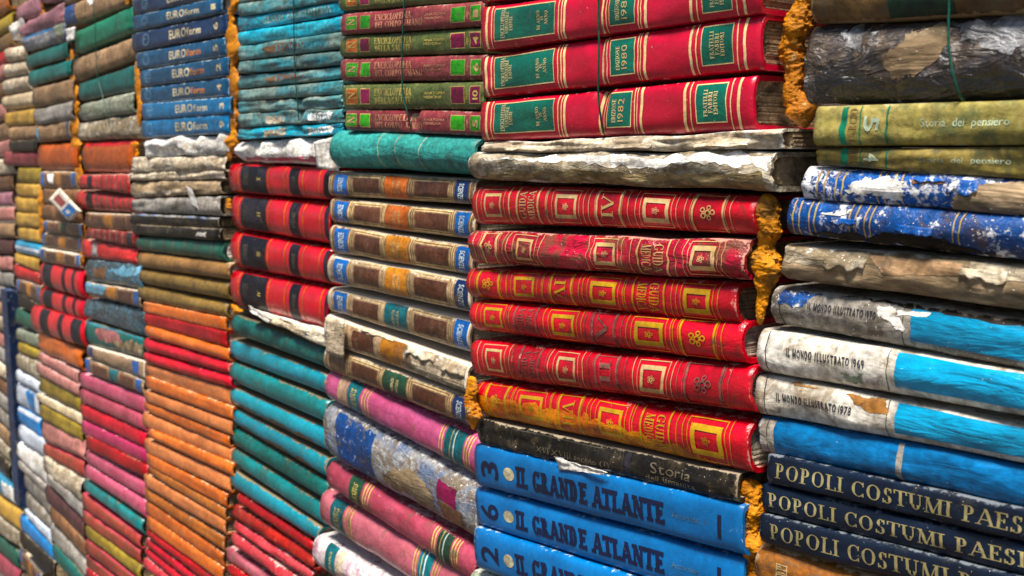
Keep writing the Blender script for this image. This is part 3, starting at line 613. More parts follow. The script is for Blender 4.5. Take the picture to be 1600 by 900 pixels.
SEED = [0]
def book(spec, cover, label, group=None, deco=(), labels=(), pages='page_edges', name='book', square=.0035, category='book', board=.0022, cap=None, **kw):
    """an Empty at the left end of the spine > cover, page_block, spine_label..."""
    SEED[0] += 1
    b = Book(*spec, seed=SEED[0], **kw)
    root = bpy.data.objects.new(name, None)
    root.empty_display_size = .02
    COL.objects.link(root)
    root.location = b.C0; root.rotation_euler = (0, -b.th, 0)
    tag(root, label, category, group)
    t = board if not b.paperback else .0006
    tmax = min(b.T0, b.T1)
    t = min(t, tmax * .16)
    sq = 0.0004 if b.paperback else square
    # cover: spine and both boards, a closed shell
    bm = bmesh.new()
    uvl = bm.loops.layers.uv.verify()
    yb = b.depth
    rows = []
    for i in range(b.nu + 1):
        u = i / b.nu
        pts = []
        lo, hi = b.surf(u, -1), b.surf(u, 1)
        jit = .0012 * noise.noise(Vector((u * b.L * 30, b.seed, 4.4)))
        pts.append((Vector((u * b.L, yb, -(b.T0 + (b.T1 - b.T0) * u) / 2)), 0))
        pts.append((Vector((u * b.L, (yb + b.bul) * .5, lo.z)), 0))
        for v in VS: pts.append((b.surf(u, v), v * .5 + .5))
        pts.append((Vector((u * b.L, (yb + b.bul) * .5, hi.z)), 1))
        pts.append((Vector((u * b.L, yb, (b.T0 + (b.T1 - b.T0) * u) / 2)), 1))
        n_out = len(pts)
        pts.append((Vector((u * b.L, yb, pts[-1][0].z - t)), 1))
        pts.append((Vector((u * b.L, (yb + b.bul) * .5, hi.z - t)), 1))
        for v in reversed(VS[1:-1:2]):
            q = b.surf(u, v, -t)
            q.z *= 1 - t / (tmax * .5) * .6
            q.y = max(q.y, b.surf(u, v).y + t * .5)
            pts.append((q, v * .5 + .5))
        pts.append((Vector((u * b.L, (yb + b.bul) * .5, lo.z + t)), 0))
        pts.append((Vector((u * b.L, yb, pts[0][0].z + t)), 0))
        rows.append([(bm.verts.new(q), u, v) for q, v in pts])
    n = len(rows[0])
    for i in range(b.nu):
        for j in range(n):
            k = (j + 1) % n
            c = [rows[i][j], rows[i + 1][j], rows[i + 1][k], rows[i][k]]
            f = bm.faces.new([x[0] for x in c]); f.smooth = j < n_out - 1
            for lp, x in zip(f.loops, c): lp[uvl].uv = (x[1], x[2])
    ni = n - n_out
    for r, flip in ((rows[0], 1), (rows[-1], 0)):
        for j in range(n_out - 1):
            a = n - 1 - round(j * (ni - 1) / (n_out - 1)); c = n - 1 - round((j + 1) * (ni - 1) / (n_out - 1))
            vs = [r[j][0], r[j + 1][0], r[c][0]] + ([r[a][0]] if a != c else [])
            if flip: vs.reverse()
            try: f = bm.faces.new(vs)
            except ValueError: continue
            for lp in f.loops: lp[uvl].uv = (.5, .5)
    bmesh.ops.recalc_face_normals(bm, faces=bm.faces[:])
    slots = [cover]
    lay(bm, b, slots, deco)
    co = link_mesh('cover', bm, slots, root)
    # the block of pages, rounded along the spine
    bm = bmesh.new()
    uvl = bm.loops.layers.uv.verify()
    prof_n = 9
    ends = []
    nx = 10
    for i in range(nx + 1):
        x = sq + (b.L - 2 * sq) * i / nx
        u = x / b.L
        T = (b.T0 + (b.T1 - b.T0) * u) - 2.15 * t
        ring = [(x, yb - .004, -T / 2)]
        for j in range(prof_n + 1):
            v = -1 + 2 * j / prof_n
            ring.append((x, b.bul * (1 - (1 - min(1, abs(v) * .96) ** b.p) ** (1 / b.p)) + t * 1.6 + b.dent * 2.2 + .0012 * (1 - abs(v)), v * T / 2))
        ring.append((x, yb - .004, T / 2))
        zs = -b.sag * math.sin(math.pi * u) * (1 - u * .3)
        ends.append([bm.verts.new((q[0], q[1], q[2] + zs)) for q in ring])
    m = len(ends[0])
    for i in range(nx):
        for j in range(m):
            bm.faces.new([ends[i][j], ends[i + 1][j], ends[i + 1][(j + 1) % m], ends[i][(j + 1) % m]])
    # the cut ends show the leaves: layers with small steps, modelled as strips
    bm.faces.new(ends[0][::-1])
    end = ends[-1]
    x1 = b.L - sq
    layers = max(4, min(26, int(tmax / .0011)))
    rnd = random.Random(b.seed)
    bm.faces.new(end)
    T = b.T1 - 2.15 * t
    for k in range(layers):
        z0, z1 = -T / 2 + T * k / layers, -T / 2 + T * (k + 1) / layers
        vm = min(.97, abs((z0 + z1) / T))
        y0 = b.bul * (1 - (1 - (vm * .96) ** b.p) ** (1 / b.p)) + t * 1.6 + b.dent * 2.2 + rnd.uniform(.0006, .003)
        e = x1 + rnd.uniform(.0002, .0016 if not b.paperback else .0006)
        c = [bm.verts.new((xx, yy, zz)) for xx, yy, zz in ((x1 - .002, y0, z0), (e, y0, z0), (e, yb - .006, z0), (x1 - .002, yb - .006, z0), (x1 - .002, y0, z1 - .00012), (e, y0, z1 - .00012), (e, yb - .006, z1 - .00012), (x1 - .002, yb - .006, z1 - .00012))]
        for q in ((0, 1, 5, 4), (1, 2, 6, 5), (4, 5, 6, 7), (3, 2, 1, 0), (2, 3, 7, 6)): bm.faces.new([c[i] for i in q])
    for f in bm.faces:
        for lp in f.loops: lp[uvl].uv = (.5, .5)
    bmesh.ops.recalc_face_normals(bm, faces=bm.faces[:])
    link_mesh('page_block', bm, [pages], root)
    for items in labels:
        bm = bmesh.new(); sl = []
        nm, lst = items
        for k, it in enumerate(lst): lay(bm, b, sl, [it], level=min(k, 2))
        if len(bm.faces): link_mesh(nm, bm, sl, root)
        else: bm.free()
    return b, root

NUM = 'first second third fourth fifth sixth seventh eighth ninth tenth eleventh twelfth thirteenth fourteenth fifteenth sixteenth'.split()

def tatters(b, root, spots, m, seed=1):
    """small lifted flaps of cloth or paper along a spine, one ragged mesh"""
    for px, v, wpx, hv, lift in spots:
        bm = bmesh.new()
        uvl = bm.loops.layers.uv.verify()
        sheets = []
        u0, u1 = b.U(px), b.U(px + wpx)
        n, k = 8, 4
        for o in (0.0, -.0004):
            g = []
            for i in range(n + 1):
                a = i / n
                row = []
                tip = .55 + .45 * noise.noise(Vector((px * .7, a * 4.0, seed + 2.2))) + .25 * noise.noise(Vector((px, a * 11.0, seed)))
                for j in range(k + 1):
                    c = j / k * max(.15, tip)
                    q = b.surf(u0 + (u1 - u0) * a, max(-.97, min(.97, v - hv * c)), .0005)
                    q.y -= lift * c * c * (1 + .5 * noise.noise(Vector((a * 3, px, seed)))) + o
                    row.append(bm.verts.new(q))
                g.append(row)
            sheets.append(g)
            for i in range(n):
                for j in range(k):
                    f = bm.faces.new([g[i][j], g[i + 1][j], g[i + 1][j + 1], g[i][j + 1]]); f.smooth = True
                    for lp in f.loops: lp[uvl].uv = (.5, .5)
        g, h = sheets
        rim = [(i, 0) for i in range(n)] + [(n, j) for j in range(k)] + [(i, k) for i in range(n, 0, -1)] + [(0, j) for j in range(k, 0, -1)]
        for q in range(len(rim)):
            (i0, j0), (i1, j1) = rim[q], rim[(q + 1) % len(rim)]
            f = bm.faces.new([g[i0][j0], g[i1][j1], h[i1][j1], h[i0][j0]])
            for lp in f.loops: lp[uvl].uv = (.5, .5)
        bmesh.ops.recalc_face_normals(bm, faces=bm.faces[:])
        link_mesh('lifted_tatter', bm, [m], root)

# ================================================================== STACK 1 : the nearest, at the right
d1 = 0.0
XR = 2120
def ext(xl, tl, bl, tr, br, xr=XR):
    """measured at xl and at the frame's right edge, carried on to the book's real end"""
    k = (xr - xl) / (1600.0 - xl)
    return (xl, tl, bl, xr, tl + (tr - tl) * k, bl + (br - bl) * k)

book(ext(1268, -52, 36, -70, 20) + (d1,), 'umber_leather', 'thick brown book with a dark green title panel, above the mottled rotten book', None,
     labels=[('spine_label', [('patch', 1388, 1492, -.9, .9, 'bottle_green')])], bulge=.4, dent=.0012)
book(ext(1256, 36, 164, 16, 155) + (d1,), 'rot_marbled', 'thick rotten book with mottled black, grey and tan plastic skin', None,
     deco=[('rag', [(1380, .2), (1420, .75), (1490, .55), (1440, -.2), (1400, -.5)], .3, 'bare_board'), ('rag', [(1470, .85), (1620, .92), (1900, .9), (1900, .0), (1640, -.05), (1520, .2)], .3, 'rot_grey'), ('rag', [(1300, .7), (1350, .8), (1345, .3), (1310, .2)], .4, 'rot_grey'), ('rag', [(1262, -.2), (1330, .1), (1400, -.6), (1380, -.9), (1270, -.9)], .35, 'rot_black')],
     bulge=.34, dent=.003, p=2.4, pinch=[(1490, .006, .003)], name='rotten_book')
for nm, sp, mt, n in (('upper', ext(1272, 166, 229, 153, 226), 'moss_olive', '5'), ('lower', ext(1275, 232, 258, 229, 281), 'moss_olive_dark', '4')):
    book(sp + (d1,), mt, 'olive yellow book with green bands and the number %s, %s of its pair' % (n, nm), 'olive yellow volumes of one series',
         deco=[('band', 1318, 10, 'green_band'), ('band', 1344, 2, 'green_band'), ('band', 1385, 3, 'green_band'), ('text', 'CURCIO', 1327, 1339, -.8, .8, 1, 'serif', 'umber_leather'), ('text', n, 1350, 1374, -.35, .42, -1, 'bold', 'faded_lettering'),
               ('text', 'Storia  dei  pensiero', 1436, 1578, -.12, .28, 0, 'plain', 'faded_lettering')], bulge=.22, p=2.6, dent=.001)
blu = lambda xs, m='gold_line': [('band', x, 2.4, m) for x in xs]
bk, rt = book(ext(1255, 259, 311, 280, 338) + (d1,), 'flaking_blue', 'blue book with flaking white paint, its right half torn to bare brown board', 'flaking blue books with gold lines',
     deco=blu((1278, 1289, 1306, 1317, 1371, 1382, 1398, 1408)) + [('rag', [(1485, -.95), (1496, -.1), (1520, .55), (1600, .96), (2100, .96), (2100, -.95)], .12, 'bare_board'),
     ('rag', [(1327, .35), (1395, .6), (1412, .1), (1410, -.6), (1330, -.3)], .35, 'white_paper'), ('rag', [(1420, .55), (1475, .75), (1470, .4), (1425, .3)], .2, 'earth_brown')], bulge=.32, dent=.0009)
tatters(bk, rt, [(1480, .75, 46, 1.3, .004), (1425, .72, 50, .4, .002)], 'flaking_blue', 5)
bk, rt = book(ext(1229, 309, 367, 338, 409) + (d1,), 'flaking_blue_dark', 'blue book with gold lines, its lower edge rubbed to dark brown', 'flaking blue books with gold lines',
     deco=blu((1238, 1248, 1264, 1273, 1328, 1338, 1352, 1361, 1490, 1500)) + [('rag', [(1262, -.95), (1290, -.5), (1360, -.55), (1440, -.2), (1490, -.6), (1560, -.95)], .3, 'soot_black'), ('rag', [(1290, .35), (1325, .55), (1320, .05), (1296, .05)], .35, 'white_paper')], bulge=.34, dent=.0009)
tatters(bk, rt, [(1400, .1, 60, .6, .003), (1300, .2, 40, .5, .002)], 'flaking_blue_dark', 6)
bk, rt = book(ext(1222, 379, 436, 412, 488) + (d1,), 'bare_board', 'bare brown spine with its cloth torn away, below the two flaking blue books', None,
     deco=[('rag', [(1224, .9), (1350, .86), (1352, .42), (1300, .1), (1224, .0)], .1, 'plaster_grey'), ('rag', [(1352, .75), (1500, .8), (1512, .3), (1380, -.15)], .08, 'taupe_cloth'), ('rag', [(1510, .9), (1780, .9), (1780, .1), (1525, .3)], .08, 'plaster_grey')], bulge=.36, dent=.0016)
tatters(bk, rt, [(1290, .5, 60, .8, .004), (1500, .6, 70, .8, .004)], 'plaster_grey', 7)
def mondo(sp, mt, year, label, extra=(), text=True, blue=(1400, 2100), tx=(1228, 1349), tv=(-.02, .36)):
    dk = [('band', sp[0] + 14, 1.3, 'black_ink'), ('band', blue[0] - 13, 1.3, 'black_ink'), ('patch', blue[0], blue[1], -.62, .88, 'cyan_jacket')] + list(extra)
    if text: dk.append(('text', year, tx[0], tx[1], tv[0], tv[1], 0, 'grotesk', 'black_ink'))
    book(sp + (d1,), mt, label, 'illustrated yearbooks in plastic jackets', deco=dk, bulge=.34, p=2.1, dent=.0010)
mondo(ext(1206, 447, 508, 499, 580), 'dusty_grey', 'IL MONDO ILLUSTRATO 1970', 'grey and blue yearbook lettered 1970 with torn dirty jacket',
      extra=[('rag', [(1208, .2), (1215, .9), (1275, .8), (1250, .1)], .25, 'flaking_blue_dark'), ('rag', [(1365, .55), (1395, .75), (1400, -.1), (1375, .0)], .35, 'white_paper'), ('rag', [(1396, .62), (1450, .74), (1445, .5), (1400, .4)], .1, 'white_paper'),
             ('rag', [(1300, .88), (1600, .96), (1900, .94), (1900, .76), (1500, .72)], .12, 'soot_black')], blue=(1422, 2100), tx=(1262, 1367), tv=(.1, .46))
mondo(ext(1183, 513, 583, 582, 655), 'dusty_white', 'IL MONDO ILLUSTRATO 1969', 'white and sky blue yearbook lettered 1969 in plastic jacket',
      extra=[('rag', [(1310, -.3), (1345, -.35), (1340, -.75), (1318, -.6)], .3, 'sage_rot')], blue=(1398, 2100))
mondo(ext(1180, 584, 648, 668, 728), 'dusty_white', 'IL MONDO ILLUSTRATO 1978', 'white and sky blue yearbook lettered 1978 with a brown stain',
      extra=[('rag', [(1318, .8), (1380, .92), (1386, .3), (1360, .15), (1335, .45)], .12, 'brown_stain'), ('rag', [(1232, .85), (1275, .9), (1268, .62), (1236, .55)], .2, 'brown_stain')], blue=(1398, 2100), tx=(1211, 1331), tv=(-.12, .27))
book(ext(1184, 650, 708, 730, 797) + (d1,), 'mid_blue_jacket', 'blue jacketed yearbook with one pale stripe and no lettering', 'illustrated yearbooks in plastic jackets',
     deco=[('patch', 1186, 1208, -.9, .9, 'dusty_grey'), ('band', 1197, 1.3, 'black_ink'), ('patch', 1401, 1410, -.9, .9, 'ash_grey')], bulge=.32, dent=.001)
for i, (sp, x0, x1) in enumerate(((ext(1199, 709, 755, 797, 848), 1211, 1612), (ext(1191, 757, 800, 851, 899), 1200, 1602), (ext(1187, 803, 849, 904, 961), 1203, 1608))):
    book(sp + (d1,), 'night_blue', 'dark blue book lettered in gold about costumes of peoples, %s' % ('under the blue jacketed yearbook', 'middle one of three', 'on the brown leather book')[i], 'dark blue costume volumes',
         deco=[('text', 'POPOLI COSTUMI PAESI', x0, x1, -.48, .50, 0, 'serif', 'gilt_on_dark')], bulge=.16, p=3, dent=.0005)
book(ext(1180, 853, 940, 968, 1070) + (d1,), 'tan_leather', 'brown leather book with a small gilt stamp at the bottom of the nearest stack', None,
     deco=[('frame', 1211, 1230, -.2, .55, .0007, 'gilt_on_brown'), ('text', 'HBP', 1213, 1228, -.12, .48, 1, 'serif', 'gilt_on_brown')], bulge=.3, dent=.0015)

# ================================================================== STACK 2 : crimson encyclopedia, medical guide, blue atlas
d2 = 0.004
def fabbri(sp, year, label, s=0, s2=0, cord=True):
    g = 'gilt_pale'
    def lab(x0, x1, lines):
        it = [('patch', x0, x1, -.66, .82, 'emerald_label'), ('frame', x0, x1, -.66, .82, .0007, g)]
        return ('spine_label', it + lines)
    L1 = lab(772 + s, 866 + s, [('text', 'ENCICLOPEDIA', 783 + s, 789 + s, -.55, .72, 1, 'serif', g), ('text', 'UNIVERSALE', 790 + s, 795 + s, -.36, .60, 1, 'serif', g), ('text', 'FABBRI', 796 + s, 801 + s, -.26, .36, 1, 'serif', g),
             ('text', 'DI ANNO', 838 + s, 843 + s, -.4, .46, 1, 'serif', g), ('text', 'IN', 844 + s, 848 + s, .02, .2, 1, 'serif', g), ('text', 'ANNO', 850 + s, 855 + s, -.2, .42, 1, 'serif', g)])
    L2 = lab(952 + s2, 992 + s2, [('text', 'EDIZIONE', 962 + s2, 968 + s2, -.45, .50, 1, 'serif', g), ('text', year, 971 + s2, 980 + s2, -.42, .55, 1, 'plain', 'gilt')])
    L3 = lab(1096 + s2 * 1.5, 1145 + s2 * 1.5, [('text', 'FRATELLI', 1109 + s2 * 1.5, 1115 + s2 * 1.5, -.42, .58, 1, 'serif', g), ('text', 'FABBRI', 1117 + s2 * 1.5, 1123 + s2 * 1.5, -.3, .48, 1, 'serif', g), ('text', 'EDITORI', 1125 + s2 * 1.5, 1131 + s2 * 1.5, -.36, .5, 1, 'serif', g)])
    bands = [(760, 3.6), (768, 1.4), (872, 1.3), (877, 1.6), (882, 3.6), (940 + s2, 3.2), (947 + s2, 1.4), (997 + s2, 1.4), (1001 + s2, 1.2), (1008 + s2, 4), (1080 + s2 * 1.6, 4.2), (1089 + s2 * 1.6, 1.6), (1152 + s2 * 1.5, 1.7), (1164 + s2 * 1.5, 4.4)]
    book(sp + (d2,), 'crimson_cloth', label, 'crimson encyclopedia volumes with green labels', deco=[('band', x + s * .5, w_, g) for x, w_ in bands], labels=[L1, L2, L3],
         bulge=.20, p=2.6, dent=.0008, square=.004, pinch=[(937, .006, .0022 if year != '1982' else .005)])
fabbri((748, -58, 5, 1190, -135, -50), '1979', 'crimson encyclopedia with green labels, cut off by the top of the picture')
fabbri((751, 9, 80, 1188, -46, 21), '1981', 'crimson encyclopedia with green labels, directly above the 1980 volume')
fabbri((754, 86, 153, 1189, 20, 109), '1980', 'crimson encyclopedia whose green label reads 1980')
fabbri((750, 158, 221, 1178, 115, 204), '1982', 'crimson encyclopedia whose green label reads 1982, dented at the cord', s2=-6)
bk, rt = book((752, 222, 238, 1222, 203, 234, d2), 'weathered_paper', 'thin book without spine cloth, bare whitish page folds, under the crimson volumes', None, bulge=.35, dent=.0022, board=.001, square=.001, name='worn_book')
book((732, 239, 281, 1204, 235, 300, d2 + .001), 'plaster_grey', 'thick grey spine crusted white on top, above the red medical guides', None, bulge=.42, dent=.002, name='worn_book',
     deco=[('rag', [(760, .5), (860, .8), (1000, .75), (1200, .85), (1200, .2), (1080, .3), (960, .15), (830, .45)], .3, 'white_paper'), ('rag', [(740, -.95), (770, -.3), (900, -.1), (1030, -.25), (1190, -.1), (1190, -.95)], .25, 'plaster_under')])

tatters(bk, rt, [(790, -.2, 70, .7, .004), (930, -.1, 90, .8, .005), (1090, -.2, 80, .7, .004)], 'weathered_paper', 8)
GN = {'sq': 0, 'gm': 1, 'num': 2, 'orn': 3}
def guida(sp, num, label, layout, cov='scarlet_leatherette', g='gilt', flip=False, faint=(), dent=.0007, sag=0.0, **kw):
    dk = list(kw.pop('under', ()))
    for k, x0, x1 in layout:
        gg = 'rib_shade' if k in faint else g
        if k == 'sq':
            dk += [('frame', x0, x1, -.60, .62, .0027 * (x1 - x0) / 34, gg), ('frame', x0 - 5, x1 + 5, -.82, .84, .0005, gg), ('flourish', (x0 + x1) / 2, .0, (x1 - x0) * .17, .24, gg)]
        elif k == 'gm':
            a, bb = (x0 + (x1 - x0) * .14, x0 + (x1 - x0) * .44), (x0 + (x1 - x0) * .54, x0 + (x1 - x0) * .84)
            t1, t2 = ('MEDICA', 'GUIDA') if flip else ('GUIDA', 'MEDICA')
            r = -1 if flip else 1
            dk += [('band', x0, 2.6, gg), ('band', x1, 2.6, gg), ('text', t1, a[0], a[1], -.66, .7, r, 'serif', gg), ('text', t2, bb[0], bb[1], -.7, .74, r, 'serif', gg)]
        elif k == 'num':
            dk += [('band', x0, 2.8, gg), ('band', x1, 2.8, gg), ('text', num, x0 + (x1 - x0) * .2, x0 + (x1 - x0) * .72, -.5, .62, -1 if flip else 1, 'serif', gg), ('frame', x0 - 3, x1 + 3, -.84, .86, .0004, gg)]
        else:
            dk += [('band', x0, 3.2, gg), ('band', x1, 3.2, gg), ('flourish', (x0 + x1) / 2, .05, (x1 - x0) * .30, .5, gg), ('frame', x0 - 4, x1 + 4, -.86, .88, .0004, gg)]
        dk += [('band', x0 - 12, .9, gg), ('band', x1 + 12, .9, gg)]
    book(sp + (d2,), cov, label, 'red and gold medical guide volumes', deco=dk, bulge=.36, p=2.1, dent=dent, square=.0045, sag=sag, **kw)
NORM = [('sq', 756, 783), ('gm', 808, 840), ('sq', 866, 900), ('num', 932, 968), ('sq', 1004, 1045), ('orn', 1082, 1130)]
FLIP = [('orn', 746, 778), ('sq', 802, 834), ('num', 860, 892), ('sq', 922, 961), ('gm', 988, 1036), ('sq', 1068, 1110)]
guida((737, 290, 351, 1179, 306, 369), 'IV', 'shiny red and gold medical guide at the top of its run, beside yellow foam', NORM, g='gilt', sag=-.0015)
guida((731, 360, 412, 1163, 376, 441), 'III', 'red medical guide with a blistered, wavy spine', [('orn', 752, 776), ('sq', 806, 832), ('sq', 926, 960), ('gm', 998, 1041), ('sq', 1078, 1118)], cov='scarlet_blistered', flip=True, dent=.0022)
guida((728, 420, 466, 1149, 442, 510), 'IV', 'dark red medical guide lettered IV upside down, with black page end', FLIP, flip=True, g='gilt_yellow', sag=-.001)
guida((733, 469, 517, 1160, 504, 572), 'V', 'red medical guide with three gold squares and pale grey page end', [('sq', 755, 783), ('gm', 804, 838), ('sq', 862, 896), ('num', 925, 960), ('sq', 992, 1036), ('orn', 1064, 1116)], faint=('gm', 'num'), g='gilt_yellow', pages='pale_pages')
guida((734, 531, 588, 1172, 575, 649), 'II', 'plum red medical guide with rubbed gilding and a curled corner', [('sq', 757, 783), ('gm', 812, 842), ('sq', 870, 898), ('num', 930, 962), ('sq', 1000, 1038), ('orn', 1070, 1125)], faint=('gm', 'num', 'orn'), dent=.0012, pages='pale_pages')
guida((742, 596, 651, 1168, 660, 744), 'VII', 'red medical guide with bright yellow gilding, lettered VII, lowest of its run', [('orn', 760, 790), ('sq', 812, 846), ('num', 872, 905), ('sq', 936, 972), ('gm', 1000, 1046), ('sq', 1080, 1128)], flip=True, g='gilt_yellow', dent=.001, pages='pale_pages', sag=-.001, under=[('rag', [(744, .25), (830, .2), (900, .15), (960, -.05), (1050, -.4), (1110, -.95), (744, -.95)], .3, 'amber_fade')])
book((747, 654, 694, 1153, 742, 787, d2 - .003), 'soot_black', 'scuffed black history book between the red guides and the blue atlases', None,
     deco=[('text', 'Storia', 1016, 1080, -.18, .62, 0, 'plain', 'ghost_gilt'), ('text', 'dell Umanita', 1008, 1085, -.72, -.35, 0, 'serif', 'ghost_gilt'), ('text', 'XVI XVIII secolo (I)', 838, 952, -.5, -.1, 0, 'serif', 'ghost_gilt'), ('patch', 975, 985, -.9, .9, 'black_label'), ('frame', 800, 972, -.75, .8, .0004, 'ghost_gilt'),
           ('rag', [(866, -.55), (872, -.98), (938, -.98), (955, -.62), (900, -.75)], .15, 'white_paper')], bulge=.2, dent=.0012, p=2.6)
for i, (sp, n, tl) in enumerate((((742, 694, 760, 1160, 792, 871), '3', 'reading 3, top of the three'), ((744, 762, 821, 1162, 876, 954), '6', 'reading 6, in the middle'), ((741, 824, 890, 1165, 962, 1040), '2', 'reading 2, cut off below'))):
    book(sp + (d2,), 'atlas_blue', 'bright blue atlas with navy letters, number %s' % tl, 'bright blue atlas volumes',
         deco=[('text', 'IL GRANDE ATLANTE', 806, 1037, -.52, .42, 0, 'slab', 'navy_ink'), ('text', n, 751, 778, -.45, .4, 1, 'bold', 'navy_ink'), ('disc', 795, -.03, 8, .30, 'atlas_dot'), ('text', 'Antartide', 1050, 1092, -.1, .16, 0, 'plain', 'faint_print'), ('patch', 1121, 1127, -.5, .45, 'navy_ink')], bulge=.17, p=2.8, dent=.0004)
book((735, 893, 940, 1160, 1052, 1120, d2), 'verdigris_rot', 'rotten greenish white book below the blue atlases at the bottom edge', None, bulge=.3, dent=.002, name='worn_book')

# ================================================================== STACK 3 : health encyclopedia, half-leather science set, pink books
d3 = -0.012
def encic(sp, red, num, label, pinch=.0):
    a, g = ('leaf_label', 'rose_gold') if red else ('wine_label', 'soft_gold')
    l2 = ('DEL CORPO UMANO' if red else 'DELLA SALUTE')
    x0 = sp[0]
    labs = [('spine_label', [('patch', 541, 558, -.62, .66, a if red else 'rust_label'), ('frame', 541, 558, -.62, .66, .0006, g), ('text', 'N', 544, 555, -.3, .36, 1, 'serif', g)]),
            ('spine_label', [('patch', 563, 578, -.62, .66, a), ('frame', 563, 578, -.62, .66, .0006, g)]),
            ('spine_label', [('patch', 704, 726, -.62, .66, a), ('frame', 704, 726, -.62, .66, .0006, g)]),
            ('spine_label', [('patch', 734, 751, -.62, .66, a), ('frame', 734, 751, -.62, .66, .0006, g), ('text', num, 739, 747, -.32, .36, 1, 'bold', g)])]
    book(sp + (d3,), 'maroon_cloth' if red else 'khaki_green_cloth', label, 'maroon and green health encyclopedia volumes',
         deco=[('text', 'ENCICLOPEDIA', 585, 642, .06, .62, 0, 'serif', g), ('text', l2, 586, 660 if red else 642, -.6, -.06, 0, 'serif', g), ('text', 'ANATOMIA', 663, 696, .1, .32, 0, 'plain', g), ('text', 'MEDICINA', 663, 690, -.2, .0, 0, 'plain', g), ('flourish', 730, 0, 2.5, .5, g)],
         labels=labs, bulge=.22, p=2.6, dent=.0006, pinch=[(641, .008, pinch)] if pinch else None)
encic((531, -52, -19, 756, -88, -44), True, '9', 'maroon encyclopedia of the human body at the very top edge')
encic((530, -14, 17, 756, -40, 0), False, '8', 'green health encyclopedia volume topmost in view, above the cord knot')
encic((532, 22, 54, 756, -1, 40), True, '1', 'maroon encyclopedia of the human body topmost in view')
encic((531, 56, 89, 756, 42, 82), False, '4', 'green health encyclopedia volume numbered 4')
encic((532, 92, 127, 756, 84, 125), True, '6', 'maroon encyclopedia of the human body numbered 6')
encic((535, 132, 170, 756, 126, 171), False, '10', 'green health encyclopedia volume numbered 10')
encic((540, 172, 204, 756, 173, 213), True, '5', 'maroon encyclopedia of the human body creased deep by the cord', pinch=.009)
book((514, 203, 263, 741, 214, 277, d3 + .006), 'sea_green_soft', 'soft sea green book with a rounded plain spine, above the half leather set', None, bulge=.5, p=2.0, dent=.0016, sag=-.002,
     deco=[('band', 590, 1.2, 'faded_lettering'), ('band', 618, 1.0, 'faded_lettering'), ('band', 655, 1.2, 'faded_lettering')])
def scienze(sp, c, end, label, cov='walnut_spine', blank=False, s=0):
    g = 'gilt_on_brown'
    labs = []
    if not blank: labs.append(('spine_label', [('patch', 521 + s, 541 + s, -.8, .8, 'cobalt_label'), ('text', 'SCIENZE', 527 + s, 535 + s, -.55, .55, 1, 'bold', 'label_print')]))
    labs.append(('spine_label', [('patch', 601 + s, 636 + s, -.86, .86, c), ('text', 'SCIENZE', 613 + s, 617 + s, -.5, .5, 1, 'plain', g), ('text', 'NATURA', 620 + s, 624 + s, -.5, .5, 1, 'plain', g)]))
    labs.append(('spine_label', [('patch', 710 + s, 731 + s, -.84, .84, end), ('text', 'SCIENZE', 716 + s, 724 + s, -.6, .6, -1, 'bold', 'label_print')]))
    dk = []
    for a, b_ in ((546, 597), (642, 704)):
        dk += [('frame', a + s, b_ + s, -.84, .86, .0010, g), ('frame', a + 3 + s, b_ - 3 + s, -.68, .70, .0009, g), ('patch', a + 6 + s, b_ - 6 + s, -.54, .56, 'dark_panel')]
    dk += [('band', x + s, 1.2, g) for x in (517, 543.5, 599, 639, 707, 734)]
    book(sp + (d3,), cov, label, 'half leather science volumes with blue labels', deco=dk, labels=labs, bulge=.34, p=2.3, dent=.0008, pages='pale_pages')
scienze((513, 267, 306, 742, 281, 321), 'rust_label', 'navy_label', 'brown science volume with rust label, right under the sea green book')
scienze((515, 309, 348, 743, 330, 376), 'rust_label', 'cobalt_label', 'brown science volume with rust label, second below the sea green book', s=1)
scienze((515, 351, 396, 738, 385, 433), 'amber_label', 'cobalt_label', 'brown science volume with a glossy amber label, neat edges', s=1)
scienze((512, 397, 443, 735, 437, 492), 'amber_label', 'navy_label', 'brown science volume with amber label and a frayed white upper edge', cov='walnut_pale', s=0)
scienze((511, 449, 487, 734, 500, 555), 'petrol_label', 'cobalt_label', 'brown science volume with petrol blue label and blue labels at both ends', cov='walnut_pale', s=-1)
b6, r6 = book((507, 491, 537, 730, 570, 618, d3), 'walnut_pale', 'torn science volume with its right half stripped to white paper', 'half leather science volumes with blue labels',
     deco=[('frame', 543, 590, -.82, .84, .0008, 'gilt_on_brown'), ('patch', 549, 584, -.6, .62, 'dark_panel'), ('rag', [(640, .85), (725, .8), (727, -.95), (650, -.9)], .12, 'weathered_paper'), ('rag', [(508, .9), (538, .8), (534, -.9), (508, -.9)], .12, 'weathered_paper')],
     labels=[('spine_label', [('patch', 596, 629, -.86, .86, 'amber_label')]), ('spine_label', [('rag', [(526, .4), (536, .5), (536, -.7), (524, -.6)], .1, 'cobalt_label')])], bulge=.3, dent=.0016, pages='pale_pages')
tatters(b6, r6, [(636, .85, 40, .9, .004), (690, .8, 36, 1.2, .005), (560, .95, 50, .35, .003)], 'weathered_paper', 3)
scienze((505, 541, 578, 727, 622, 668), 'bottle_green', 'navy_label', 'brown science volume with dark green label, lowest of the set', blank=True, s=-3)
